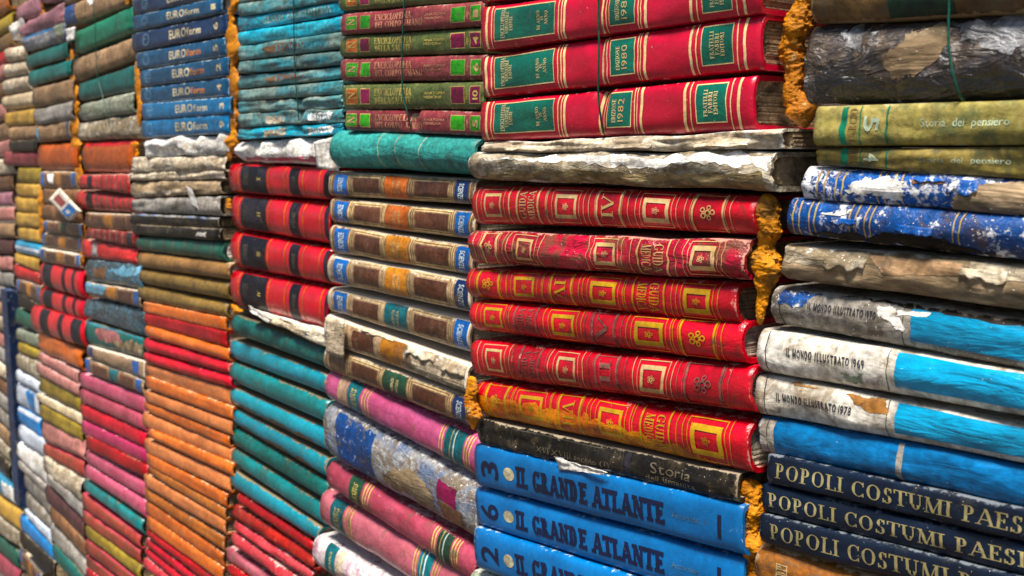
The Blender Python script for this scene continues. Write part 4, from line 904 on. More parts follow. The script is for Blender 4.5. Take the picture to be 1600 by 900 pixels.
def pink(sp, cov, label, l1, l2, lab='petrol_label', s=0, tan=True, **kw):
    g = 'soft_gold'
    dk = []
    if tan: dk += [('patch', l1[0] - 16, l1[0] - 1, -.95, .95, 'tan_band')]
    for x in (l1[1] + 4, l1[1] + 8, l1[1] + 12, l2[0] - 3, l2[0] - 7, l2[1] + 3, l2[1] + 7, l2[1] + 11): dk.append(('band', x, 1.3, g))
    labs = [('spine_label', [('patch', l1[0], l1[1], -.93, .93, lab), ('text', 'GENIUS', l1[0] + 6, l1[1] - 6, -.6, .6, 1, 'serif', g)]), ('spine_label', [('patch', l2[0], l2[1], -.93, .93, lab), ('band', (l2[0] + l2[1]) / 2, 1.6, 'label_print'), ('band', (l2[0] + l2[1]) / 2 - 5, .8, g)])]
    book(sp + (d3,), cov, label, 'pink books with teal labels', deco=dk, labels=labs, bulge=.36, p=2.2, dent=.0010, **kw)
pink((509, 577, 626, 744, 688, 751), 'dusty_pink', 'mauve pink book with two teal labels, under the half leather set', (543, 563), (693, 722))
book((506, 631, 716, 744, 763, 853, d3 + .003), 'slate_rot', 'thick ruined book, blue at left and stained white and brown', None,
     deco=[('rag', [(522, .9), (580, .85), (580, -.9), (527, -.85)], .12, 'indigo_patch'), ('rag', [(682, .55), (712, .5), (712, -.2), (682, -.1)], .08, 'wine_label'), ('rag', [(684, -.12), (722, -.2), (716, -.9), (686, -.85)], .15, 'earth_brown'), ('rag', [(600, -.2), (640, .3), (676, .0), (670, -.8), (600, -.7)], .3, 'bare_board')], bulge=.26, dent=.0016, name='ruined_book')
pink((511, 720, 768, 742, 863, 922), 'rose_cloth', 'glossy rose book with dark green label, below the ruined blue book', (544, 563), (682, 703), lab='bottle_green', tan=False)
pink((499, 767, 824, 737, 905, 978), 'pale_rose_cloth', 'pale rose book with ribbed blue label, second from the bottom edge', (516, 536), (652, 672), tan=False)
pink((489, 838, 888, 730, 984, 1056), 'stained_white', 'stained white book with a blue label at the bottom edge', (507, 522), (650, 668), tan=False)

# ================================================================== STACK 4 : teal series, red and black set, teal cloth
d4 = -0.022
tl_ = [(-36, -16), (-14, 5), (6, 26), (27, 49), (51, 71), (72, 94), (97, 115), (118, 138), (141, 158), (160, 177), (178, 199), (201, 217)]
tr_ = [(-64, -43), (-42, -22), (-20, 0), (1, 22), (25, 48), (49, 76), (79, 101), (104, 122), (125, 146), (147, 168), (169, 191), (192, 210)]
for i in range(1, 12):
    a, c = tl_[i], tr_[i]
    br = i in (3, 4, 11)
    tx = [('text', 'GRANDE ENCICLOPEDIA', 410, 518, -.45, .45, 0, 'serif', 'faded_lettering')] if i == 3 else [('text', 'ENCICLOPEDIA', 430, 512, -.4, .4, 0, 'serif', 'teal_series_bright')]
    if i in (5, 7): tx.append(('rag', [(412, .2), (440, .6), (476, .3), (470, -.4), (420, -.5)], .3, 'earth_brown'))
    if i >= 10: tx += [('rag', [(414, .4), (446, .5), (448, -.7), (412, -.8)], .3, 'weathered_paper'), ('rag', [(478, .4), (520, .6), (516, -.5), (482, -.6)], .3, 'white_paper')]
    how = {1: 'cut by the top edge', 3: 'brightest, with pale letters', 4: 'sky blue, below the pale lettered one', 5: 'with a long brown scar', 11: 'lowest, crushed and split by the cord'}.get(i, '%s from the top' % NUM[i - 1])
    book((372, a[0], a[1], 534, c[0], c[1], d4), 'teal_series_bright' if br else 'teal_series', 'dirty teal encyclopedia volume of the tied pile, ' + how, 'dirty teal encyclopedia volumes', deco=tx, bulge=.2, p=2.4, dent=.0010 if i < 9 else .002,
         pinch=[(466, .006, .0015 if i < 9 else .010)])
book((370, 220, 252, 517, 214, 260, d4), 'white_paper', 'shredded white paper bound block above the red and black set', None, bulge=.4, dent=.004, board=.0008, name='worn_book', deco=[('rag', [(380, -.5), (500, -.4), (505, -.95), (380, -.95)], .2, 'rose_cloth')])
rb = [(357, 255, 301, 513, 263, 314), (361, 303, 358, 515, 318, 384), (361, 361, 418, 512, 389, 447), (360, 421, 479, 510, 451, 518)]
for i, sp in enumerate(rb):
    g = 'orange_line'
    dk = [('band', x, 1.4, g) for x in (372, 418.5, 444, 473, 499)]
    labs = [('spine_label', [('patch', 375, 415, -.86, .86, 'black_label'), ('text', 'STORIA', 380, 387, -.4, .4, 1, 'serif', 'ghost_gilt'), ('text', ('I', 'II', 'III', 'IV')[i], 402, 407, -.1, .15, 1, 'serif', 'soft_gold')]),
            ('spine_label', [('patch', 451, 466, -.86, .86, 'black_label'), ('text', 'VOLUME', 456, 461, -.4, .4, 1, 'serif', 'ghost_gilt')]), ('spine_label', [('patch', 506, 513, -.86, .86, 'black_label')])]
    book(sp + (d4,), 'scarlet_gloss', 'glossy scarlet book with black title panels, %s' % ('first, under the shredded white paper', 'second of the four from above', 'third of the four from above', 'lowest of four, above torn paper')[i], 'scarlet books with black panels',
         deco=dk, labels=labs, bulge=.32, p=2.4, dent=.0007)
book((392, 484, 491, 509, 520, 545, d4 + .002), 'weathered_paper', 'ragged block of torn cream pages between the scarlet set and teal run', None, bulge=.3, dent=.003, board=.0006, square=.001, name='worn_book')
te = [((362, 493, 523, 508, 545, 577), 'deep_teal_cloth'), ((359, 530, 562, 509, 586, 619), 'bright_teal_cloth'), ((359, 566, 598, 509, 628, 665), 'teal_cloth'), ((359, 604, 634, 508, 672, 707), 'bright_teal_cloth'),
      ((362, 638, 664, 510, 717, 750), 'bright_teal_cloth'), ((362, 667, 697, 511, 757, 787), 'deep_teal_cloth'), ((362, 701, 727, 503, 791, 822), 'teal_cloth'), ((359, 734, 763, 498, 825, 851), 'bright_teal_cloth')]
for i, (sp, m) in enumerate(te):
    txt = [('text', 'BIBLIOTECA', 385, 410, -.75, -.45, 0, 'plain', 'cream_print'), ('text', 'STORICA', 424, 440, -.75, -.45, 0, 'plain', 'cream_print')] if i == 0 else []
    if i in (3, 4): txt.append(('rag', [(364, -.95), (380, -.3), (400, -.65), (425, -.25), (450, -.6), (470, -.3), (500, -.95)], .3, 'earth_brown'))
    word = {'deep_teal_cloth': 'dark teal', 'bright_teal_cloth': 'bright turquoise', 'teal_cloth': 'mid teal'}[m]
    book(sp + (d4,), m, '%s round spined cloth book, %s down in the teal run' % (word, NUM[i]), 'teal round spined cloth books', deco=txt, bulge=.36, p=2.1, dent=.0005, pages='pale_pages')
cr = [((371, 771, 787, 490, 850, 867), 'red_cloth_dull', 'dark red book directly under the lowest turquoise book'), ((363, 789, 811, 490, 869, 893), 'crumbling_red', 'crumbling scarlet book with flaked spine, above the salmon books'),
      ((365, 814, 830, 488, 896, 913), 'salmon_cloth', 'thin salmon pink book, upper of three salmon books'), ((361, 832, 852, 488, 926, 946), 'salmon_cloth', 'salmon red book, middle of three salmon books'),
      ((354, 855, 878, 486, 952, 976), 'pale_rose_cloth', 'broad pale salmon book, lowest of three salmon books'), ((356, 882, 900, 486, 982, 1003), 'red_cloth_dull', 'dark red book cut by the bottom edge under the salmon books')]
for sp, m, lb in cr: book(sp + (d4,), m, lb, 'red and salmon books', bulge=.34, p=2.0, dent=.0009)

# ================================================================== STACK 5 : blue series, worn paper, browns, oranges
d5 = -0.022
eu = [((207, 0, 23, 348, -36, -7), 'euro_navy', '7', 'navy series book cut off by the top edge'), ((207, 25, 48, 348, -6, 19), 'euro_blue', '1', 'blue series book numbered 1, below the topmost'),
      ((206, 53, 80, 355, 21, 52), 'euro_navy', '6', 'dark navy series book with a scuffed top edge, numbered 6'), ((213, 83, 108, 353, 58, 86), 'euro_blue', '5', 'dark blue series book with cream letters, numbered 5'),
      ((219, 110, 135, 357, 88, 118), 'euro_blue', '2', 'dark blue series book with orange ending letters, numbered 2'), ((220, 138, 161, 358, 121, 149), 'euro_blue', '4', 'dark blue series book with orange ending letters, numbered 4'),
      ((222, 162, 187, 360, 151, 177), 'euro_bright', '3', 'brighter blue series book numbered 3, second from the lowest'), ((221, 189, 215, 357, 178, 208), 'euro_bright', '9', 'brightest blue series book numbered 9, lowest of its run')]
for i, (sp, m, n, lb) in enumerate(eu):
    s = (-3, -3, 0, 0, 5, 6, 10, 10)[i]
    book(sp + (d5,), m, lb, 'blue numbered series books', deco=[('text', 'EURO', 264 + s, 291 + s, -.46, .5, 0, 'bold', 'cream_print'), ('text', 'form', 292 + s, 314 + s, -.42, .40, 0, 'bold', 'orange_print' if i in (3, 4, 5) else 'cream_print'), ('text', n, 333 + s, 340 + s, -.4, .4, 1, 'bold', 'cream_print'),
         ('disc', 228 + s * .6, 0, 5, .7, 'faint_print'), ('disc', 228 + s * .6, 0, 4, .56, m)], bulge=.14, p=3, dent=.0006, pages='pale_pages')
misc5 = [((223, 217, 244, 355, 209, 242), 'white_paper', 'crumpled white paper book under the blue series', .004), ((205, 247, 270, 350, 243, 267), 'weathered_paper', 'grey cream book with fibrous spine, under the white paper one', .0022),
         ((201, 271, 282, 350, 266, 280), 'weathered_paper', 'thin cream book, sandwiched under the fibrous grey one', .0014), ((206, 284, 309, 341, 282, 303), 'bare_board', 'torn tan book with ragged paper hanging off its spine', .0022),
         ((206, 311, 331, 343, 306, 337), 'ash_grey', 'grey spineless book above the two black books', .0018), ((203, 333, 350, 342, 340, 356), 'soot_black', 'black book with a worn bluish upper edge', .0008), ((207, 351, 366, 344, 358, 376), 'soot_black', 'black book with a white scrape, above the green cloth book', .0008)]
for sp, m, lb, dn in misc5:
    dk = [('patch', 205, 342, .62, .95, 'slate_rot')] if lb.startswith('black book with a worn') else ([('rag', [(308, .2), (322, .3), (322, -.5), (306, -.4)], .2, 'white_paper')] if 'scrape' in lb else ([('rag', [(208, -.3), (300, -.2), (296, -.95), (250, -.6), (208, -.95)], .25, 'weathered_paper')] if 'torn tan' in lb else []))
    book(sp + (d5,), m, lb, None, deco=dk, bulge=.25, dent=dn, board=.0012, name='worn_book' if m not in ('soot_black',) else 'book')
book((213, 368, 392, 348, 377, 409, d5), 'forest_cloth', 'dark green cloth book with faint gilt bands and white page end', None, deco=[('band', x, 1.6, 'ghost_gilt') for x in (228, 236, 255, 270, 288, 306, 330)], bulge=.4, pages='white_paper', square=.002)
run5 = [((214, 394, 418, 357, 412, 439), 'tan_cloth', 'tan cloth book right under the dark green one'), ((217, 420, 444, 355, 442, 470), 'olive_brown_cloth', 'olive brown cloth book, upper of two'), ((215, 445, 470, 353, 475, 498), 'olive_brown_cloth', 'olive brown cloth book, lower of two'),
        ((224, 472, 488, 352, 497, 517), 'orange_cloth', 'flat orange book above the red lettered book'), ((226, 489, 507, 353, 518, 542), 'red_cloth_dull', 'red book with pale worn lettering between orange books'), ((226, 508, 527, 356, 546, 566), 'orange_cloth', 'orange book between the lettered red and the bright red'),
        ((224, 529, 548, 358, 568, 586), 'red_cloth', 'bright red worn book, upper of two'), ((224, 550, 567, 360, 589, 608), 'red_cloth', 'bright red worn book, lower of two')]
for i, (sp, m, lb) in enumerate(run5):
    book(sp + (d5,), m, lb, None, deco=[('text', 'ROMANZI DELLA STORIA', 250, 330, -.4, .4, 0, 'serif', 'salmon_cloth')] if 'lettering' in lb else [], bulge=.42 if i not in (3, 4) else .16, p=2.0 if i not in (3, 4) else 3, dent=.0006, pages='pale_pages', square=.003)
om = ['apricot_cloth', 'orange_cloth', 'orange_brown_cloth']
org = [((227, 569, 587, 360, 609, 635), 0), ((227, 588, 607, 362, 637, 657), 1), ((225, 610, 627, 361, 659, 681), 0), ((226, 628, 642, 358, 682, 700), 1), ((223, 644, 667, 361, 702, 724), 0), ((232, 671, 684, 363, 725, 745), 1), ((226, 685, 708, 359, 747, 770), 0), ((229, 709, 728, 353, 773, 794), 1),
       ((233, 729, 741, 351, 796, 813), 2), ((225, 741, 761, 351, 814, 836), 0), ((226, 763, 780, 349, 840, 862), 2), ((227, 782, 804, 348, 866, 887), 1), ((229, 806, 827, 347, 889, 912), 1)]
ol = ['just below the bright red books', 'glossy, second below the bright reds', 'third below the bright reds', 'thin, fourth below the bright reds', 'with a sharp crest, fifth below the bright reds', 'short and set back, sixth of the run', 'pale, seventh of the run', 'eighth of the run', 'thin and set back, ninth of the run', 'glossy, tenth of the run', 'brownish, eleventh of the run', 'twelfth of the run', 'lowest, above the dark red books']
for (sp, k), lb in zip(org, ol): book(sp + (d5,), om[k], 'plain orange cloth book, ' + lb, 'plain orange cloth books', bulge=.22, p=2.5, dent=.0006, square=.003)
low5 = [((229, 828, 840, 346, 913, 931), 'red_cloth_dull', 'dark red book tucked under the lowest orange one'), ((227, 841, 855, 346, 934, 951), 'red_cloth', 'red book with white scuffs, second under the oranges'), ((227, 856, 870, 346, 954, 970), 'red_cloth', 'red book, third under the oranges'), ((225, 872, 890, 346, 973, 992), 'salmon_cloth', 'salmon book at the bottom edge under the reds')]
for sp, m, lb in low5: book(sp + (d5,), m, lb, 'red books under the oranges', bulge=.34, p=2, dent=.0008)

# ================================================================== STACK 6
d6 = -0.026
def simple(rows, d, group=None):
    for r in rows:
        sp, m, lb = r[:3]
        kw = dict(r[3]) if len(r) > 3 else {}
        g = kw.pop('group', group)
        kw.setdefault('bulge', .24); kw.setdefault('p', 2.6); kw.setdefault('dent', .0011)
        book(sp + (d,), m, lb, g, **kw)
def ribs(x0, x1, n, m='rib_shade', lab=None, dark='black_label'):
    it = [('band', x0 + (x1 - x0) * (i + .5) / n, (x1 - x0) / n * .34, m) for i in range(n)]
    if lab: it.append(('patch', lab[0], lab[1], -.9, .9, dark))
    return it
def halfleather(x0, x1, c='amber_label', blue='cobalt_label'):
    f = lambda a: x0 + (x1 - x0) * a
    return [('patch', f(.04), f(.12), -.85, .85, blue), ('patch', f(.17), f(.40), -.6, .6, 'dark_panel'), ('patch', f(.44), f(.58), -.85, .85, c), ('patch', f(.62), f(.84), -.6, .6, 'dark_panel'), ('patch', f(.88), f(.96), -.85, .85, blue)]
simple([
 ((100, -30, 8, 204, -75, -38), 'taupe_cloth', 'taupe book at the very top edge above the emerald book'),
 ((100, 10, 42, 203, -33, 6), 'taupe_cloth', 'blue grey and taupe torn book above the emerald book', dict(deco=[('rag', [(101, .9), (116, .9), (118, -.9), (101, -.9)], .1, 'indigo_patch'), ('rag', [(136, .9), (150, .9), (146, .2), (139, .1)], .2, 'white_paper')])),
 ((118, 49, 83, 207, 8, 47), 'emerald_cloth', 'bright emerald cloth book in the upper left', dict(bulge=.2, p=2.8)),
 ((115, 91, 126, 212, 56, 90), 'taupe_cloth', 'brown taupe cloth book under the emerald one', dict(bulge=.25)),
 ((122, 130, 158, 213, 98, 140), 'deep_teal_cloth', 'dark teal book under the brown taupe one', dict(bulge=.25)),
 ((124, 163, 188, 208, 142, 175), 'sage_rot', 'grey green crumpled book pinched in the middle', dict(dent=.002, pinch=[(165, .006, .005)])),
 ((121, 192, 219, 217, 178, 216), 'plaster_grey', 'crumpled whitish book tied at its middle', dict(dent=.003, pinch=[(170, .007, .007)], name='worn_book')),
 ((129, 223, 268, 208, 217, 272), 'russet_leather', 'thick russet leather book with a red top edge', dict(bulge=.3, deco=[('patch', 131, 206, .68, .96, 'red_cap')])),
 ((124, 274, 293, 203, 272, 304), 'ribbed_red', 'red ribbed spine with a grey label, under the russet book', dict(deco=ribs(146, 200, 7, lab=(136, 143)))),
 ((119, 297, 327, 207, 307, 333), 'ribbed_red', 'plump red ribbed spine with a grey label, second of its kind', dict(bulge=.48, deco=ribs(146, 204, 7, lab=(134, 143)))),
 ((133, 333, 355, 208, 335, 361), 'walnut_spine', 'brown half leather book with an amber panel between red ribbed spines', dict(deco=halfleather(128, 208, blue='dark_panel'))),
 ((135, 357, 372, 216, 364, 388), 'ribbed_dark', 'dark red ribbed spine with black label at its right', dict(deco=ribs(140, 196, 6, lab=(197, 206)))),
 ((128, 374, 402, 213, 389, 414), 'ribbed_red', 'pinkish red worn spine with a grey label', dict(deco=[('patch', 143, 151, -.8, .8, 'slate_rot')], dent=.0018)),
 ((135, 405, 438, 222, 414, 453), 'storm_blue', 'shiny black and sky blue damaged book under the ribbed spines', dict(dent=.002, deco=[('rag', [(165, .3), (220, .8), (222, .3), (190, -.2)], .3, 'sky_patch'), ('rag', [(145, .3), (165, .5), (164, -.6), (146, -.5)], .3, 'earth_brown')])),
 ((133, 441, 459, 219, 455, 481), 'walnut_spine', 'brown half leather book with a torn sky blue corner', dict(deco=halfleather(125, 220) + [('rag', [(134, .9), (168, .9), (162, -.4), (134, -.6)], .3, 'sky_patch')])),
 ((131, 467, 496, 225, 484, 527), 'storm_blue', 'wrinkled blue grey book with a glossy skin', dict(dent=.0022)),
 ((131, 500, 538, 223, 528, 561), 'deep_teal_cloth', 'turquoise edged book with a pink flower pictured on its spine', dict(dent=.0014, deco=[('rag', [(150, .5), (165, .8), (186, .6), (192, .0), (165, -.3), (152, -.1)], .3, 'flower_patch'), ('rag', [(178, -.1), (222, .5), (222, -.8), (180, -.7)], .35, 'lizard_patch'), ('patch', 132, 222, .74, .96, 'bright_teal_cloth')])),
 ((136, 540, 558, 226, 565, 594), 'walnut_pale', 'brown half leather book with a square blue label at its right', dict(deco=[('patch', 206, 216, -.7, .7, 'cobalt_label'), ('patch', 137, 145, -.85, .85, 'navy_label')])),
 ((133, 560, 582, 224, 595, 617), 'walnut_spine', 'brown half leather book with a small teal label, above the pink run', dict(deco=halfleather(128, 224, c='petrol_label'))),
], d6)
pk = [((124, 583, 605, 226, 622, 649), 'pink_cloth', 'shiny hot pink book, first of the pink run'), ((125, 608, 629, 224, 650, 674), 'rose_cloth', 'dull rose book, second of the pink run'), ((126, 632, 654, 227, 677, 702), 'red_cloth', 'crimson book, third of the pink run'),
      ((127, 657, 679, 230, 705, 728), 'magenta_cloth', 'magenta book, fourth of the pink run'), ((134, 681, 703, 230, 730, 751), 'red_cloth_dull', 'dark crimson book, fifth of the pink run'), ((134, 704, 724, 226, 756, 780), 'pink_cloth', 'soft pink book, sixth of the pink run'),
      ((133, 727, 747, 227, 785, 811), 'pink_cloth', 'bright pink book directly above the lone turquoise book')]
for sp, m, lb in pk: book(sp + (d6,), m, lb, 'pink and crimson cloth books', bulge=.26, p=2.4, dent=.0006)
simple([
 ((130, 749, 768, 221, 814, 836), 'teal_cloth', 'lone turquoise book under the pink run', dict(bulge=.45)),
 ((127, 771, 795, 218, 838, 858), 'worn_red_brown', 'worn red brown book right under the lone turquoise one'),
 ((128, 797, 818, 218, 861, 882), 'worn_red_brown', 'worn red brown book above the olive yellow one'),
 ((134, 822, 840, 219, 886, 906), 'ochre_cloth', 'olive yellow book among worn red brown ones'),
 ((134, 843, 866, 219, 910, 931), 'worn_red_brown', 'worn red brown book just below the olive yellow one'),
 ((134, 868, 886, 219, 934, 954), 'worn_red_brown', 'worn red brown book, second below the olive yellow one'),
 ((134, 888, 906, 219, 957, 980), 'red_cloth', 'red book at the bottom edge left of the oranges'),
], d6)

# ================================================================== STACK 7
d7 = -0.03
simple([
 ((60, -20, 6, 104, -48, -18), 'mauve_soft', 'mauve book at the top edge left of the taupe books'),
 ((30, 40, 58, 99, 2, 36), 'mauve_soft', 'sagging mauve soft book draped over its neighbours', dict(dent=.003)),
 ((35, 58, 80, 102, 33, 63), 'slate_rot', 'torn blue edged grey book under the sagging mauve one', dict(dent=.002, deco=[('patch', 37, 85, .6, .95, 'euro_bright'), ('rag', [(82, .8), (100, .9), (100, -.5), (84, -.3)], .3, 'sage_rot')])),
 ((41, 87, 107, 105, 64, 90), 'deep_teal_cloth', 'teal book with brown stains, upper of two'),
 ((44, 111, 135, 110, 92, 117), 'deep_teal_cloth', 'teal book with brown stains, lower of two'),
 ((50, 138, 168, 113, 122, 156), 'taupe_cloth', 'brown cloth book under the two stained teal ones'),
 ((53, 171, 195, 112, 157, 186), 'ash_grey', 'grey tan book above the blue edged brown one', dict(dent=.0018)),
 ((56, 198, 223, 109, 187, 217), 'taupe_cloth', 'torn brown book with blue edges at both ends', dict(dent=.0018, deco=[('patch', 57, 60, -.8, .8, 'sky_patch'), ('patch', 103, 107, -.9, .9, 'euro_blue')])),
 ((59, 225, 266, 120, 222, 267), 'russet_leather', 'thick orange brown leather book left of the red capped one', dict(bulge=.28)),
 ((62, 268, 293, 119, 268, 295), 'walnut_spine', 'brown half leather book with amber panel and a white tear', dict(deco=halfleather(62, 119) + [('rag', [(74, .6), (84, .7), (82, -.5), (76, -.2)], .2, 'white_paper')])),
 ((66, 296, 319, 124, 297, 321), 'earth_brown', 'dark brown book behind the tilted paper tag, upper'),
 ((66, 320, 344, 127, 322, 348), 'earth_brown', 'dark brown book behind the tilted paper tag, lower'),
 ((68, 345, 363, 127, 350, 369), 'walnut_spine', 'brown half leather book with a grey green middle panel', dict(deco=halfleather(66, 130, c='bottle_green'))),
 ((66, 364, 385, 126, 371, 395), 'walnut_spine', 'brown half leather book with bright amber panel below the paper tag', dict(deco=halfleather(62, 130))),
 ((61, 387, 408, 125, 398, 419), 'walnut_pale', 'pale brown half leather book right above the red and black trio', dict(deco=halfleather(61, 127))),
], d7)
for i, sp in enumerate(((62, 408, 449, 129, 423, 469), (63, 450, 481, 130, 470, 502), (48, 477, 519, 131, 503, 546))):
    x0, x1 = sp[0], sp[3]; f = lambda a: x0 + (x1 - x0) * a
    book(sp + (d7 + (.006 if i == 2 else 0),), 'scarlet_gloss', 'small scarlet book with black bars, %s of three at far left' % ('topmost', 'middle', 'lowest and jutting out')[i], 'far scarlet books with black bars',
         deco=[('patch', f(.06) if i < 2 else f(.16), f(.26) if i < 2 else f(.32), -.9, .9, 'black_label'), ('patch', f(.50), f(.58), -.9, .9, 'black_label'), ('patch', f(.74), f(.93) if i == 2 else f(.80), -.9, .9, 'black_label')], bulge=.3, dent=.0008)
simple([
 ((60, 520, 549, 128, 549, 579), 'orange_cloth', 'soft orange book crumpled under the scarlet trio', dict(dent=.003)),
 ((60, 551, 566, 121, 581, 600), 'dusk_rose', 'dusty pink brown book, upper of two under the crumpled orange'),
 ((57, 568, 584, 123, 602, 621), 'dusk_rose', 'dusty pink brown book, lower of two under the crumpled orange'),
 ((62, 586, 613, 126, 622, 647), 'ochre_cloth', 'mossy ochre book above the cream edged one', dict(dent=.0016)),
 ((57, 615, 626, 127, 649, 665), 'cream_leather', 'narrow cream book between mossy ochre books'),
 ((62, 629, 656, 127, 667, 691), 'ochre_cloth', 'mossy ochre book below the cream edged one', dict(dent=.0016)),
 ((65, 658, 690, 131, 692, 720), 'dusk_rose', 'reddish brown flaking book below the mossy ochre ones', dict(dent=.002)),
 ((67, 692, 711, 131, 722, 748), 'worn_red_brown', 'dark reddish ribbed book above the frayed pale pages'),
 ((68, 712, 740, 129, 750, 787), 'weathered_paper', 'frayed pale pages without a spine at lower left', dict(dent=.004, board=.0008, name='worn_book')),
 ((72, 742, 755, 129, 789, 813), 'ash_grey', 'thin grey book under the frayed pale pages'),
 ((70, 757, 786, 131, 815, 848), 'maroon_dark', 'dark maroon book in the lower left, above the brown one'),
 ((78, 788, 815, 134, 850, 875), 'earth_brown', 'brown book below the dark maroon one'),
 ((79, 818, 846, 136, 878, 907), 'ash_grey', 'pale grey book left of the worn red browns'),
 ((82, 849, 876, 136, 911, 938), 'deep_teal_cloth', 'dark teal book in the bottom left corner'),
], d7)

# ================================================================== STACKS 8 and 9 : far left, out of focus
d8 = -0.034
simple([
 ((26, 10, 34, 62, -14, 20), 'mauve_soft', 'dusky mauve book near the top left corner'),
 ((14, 40, 62, 36, 24, 46), 'white_paper', 'white paper stub sticking out under the dusky mauve book', dict(dent=.003)),
 ((7, 75, 97, 41, 69, 91), 'weathered_paper', 'whitish rounded book, first of four at the far left edge', dict(bulge=.5)),
 ((6, 100, 120, 42, 93, 114), 'weathered_paper', 'whitish rounded book, second of four at the far left edge', dict(bulge=.5)),
 ((3, 125, 148, 45, 116, 141), 'weathered_paper', 'whitish rounded book, third of four at the far left edge', dict(bulge=.5)),
 ((3, 151, 171, 50, 140, 167), 'cream_leather', 'whitish cream book, fourth of four at the far left edge', dict(bulge=.5)),
 ((8, 177, 197, 52, 170, 194), 'mustard_cloth', 'drab tan rounded book under the four whitish ones'),
 ((12, 199, 219, 56, 196, 217), 'taupe_cloth', 'drab brown rounded book above the black gap at far left'),
 ((14, 221, 236, 57, 218, 236), 'soot_black', 'blackened book above the purple red one'),
 ((4, 238, 258, 59, 237, 261), 'maroon_cloth', 'purple red book above the mustard run'),
 ((27, 262, 285, 63, 262, 287), 'ochre_cloth', 'olive mustard book at the top of the mustard run'),
 ((25, 287, 306, 64, 289, 310), 'mustard_cloth', 'mustard book with pale stripes, second of the mustard run'),
 ((24, 308, 330, 64, 311, 334), 'mustard_cloth', 'mustard book, third of the mustard run'),
 ((24, 332, 353, 65, 335, 357), 'mustard_cloth', 'glossy mustard book, fourth of the mustard run'),
 ((28, 355, 374, 65, 359, 381), 'mustard_cloth', 'golden mustard book above the striped blue one'),
 ((23, 376, 393, 63, 384, 403), 'cyan_jacket', 'blue and white striped book under the mustard run', dict(deco=[('patch', 24, 62, -.3, .2, 'bluish_white')])),
 ((23, 396, 411, 61, 405, 426), 'mustard_cloth', 'mustard book with a hole, under the striped blue one'),
 ((22, 413, 433, 61, 427, 445), 'ribbed_red', 'pink red ribbed book at far left with a white corner'),
 ((25, 436, 456, 63, 447, 476), 'walnut_spine', 'brown book with orange panel left of the scarlet trio', dict(deco=halfleather(25, 63))),
 ((28, 458, 479, 62, 477, 496), 'soot_black', 'black book left of the scarlet trio'),
 ((24, 482, 506, 50, 494, 517), 'forest_cloth', 'dark green book left of the jutting scarlet one'),
 ((25, 514, 532, 63, 526, 547), 'sage_rot', 'grey teal book below the dark green one at far left'),
 ((28, 535, 552, 61, 549, 563), 'ochre_cloth', 'olive book below the grey teal one at far left'),
 ((26, 553, 576, 61, 565, 597), 'plaster_grey', 'dirty white book below the olive one at far left', dict(dent=.002)),
 ((25, 578, 596, 60, 599, 614), 'bluish_white', 'thin bluish white book at far left above the torn blue one'),
 ((25, 598, 632, 61, 616, 652), 'bluish_white', 'white book with torn bright blue paper at far left', dict(dent=.002, deco=[('rag', [(42, .8), (54, .7), (55, -.6), (44, -.8)], .3, 'sky_blue_cloth')])),
 ((27, 635, 661, 63, 655, 686), 'sky_blue_cloth', 'bright blue book with a white stripe at far left', dict(deco=[('patch', 28, 62, .5, .9, 'bluish_white')])),
 ((29, 664, 690, 70, 688, 716), 'bluish_white', 'bluish white book, upper of two at far left'),
 ((26, 692, 716, 72, 718, 761), 'white_paper', 'brightest white book at far left', dict(dent=.0014)),
 ((26, 718, 730, 74, 763, 776), 'ash_grey', 'thin grey book under the brightest white one'),
 ((38, 734, 767, 78, 778, 808), 'ash_grey', 'olive grey book left of the frayed pale pages'),
 ((40, 770, 794, 80, 811, 830), 'dusty_grey', 'pale grey book above the vivid blue one'),
 ((38, 796, 804, 80, 833, 853), 'bluish_white', 'thin white book directly above the vivid blue one'),
 ((31, 804, 826, 82, 856, 877), 'sky_blue_cloth', 'vivid blue book in the lower left corner'),
 ((30, 829, 852, 84, 880, 905), 'soot_black', 'black book under the vivid blue one'),
], d8)
d9 = -0.05
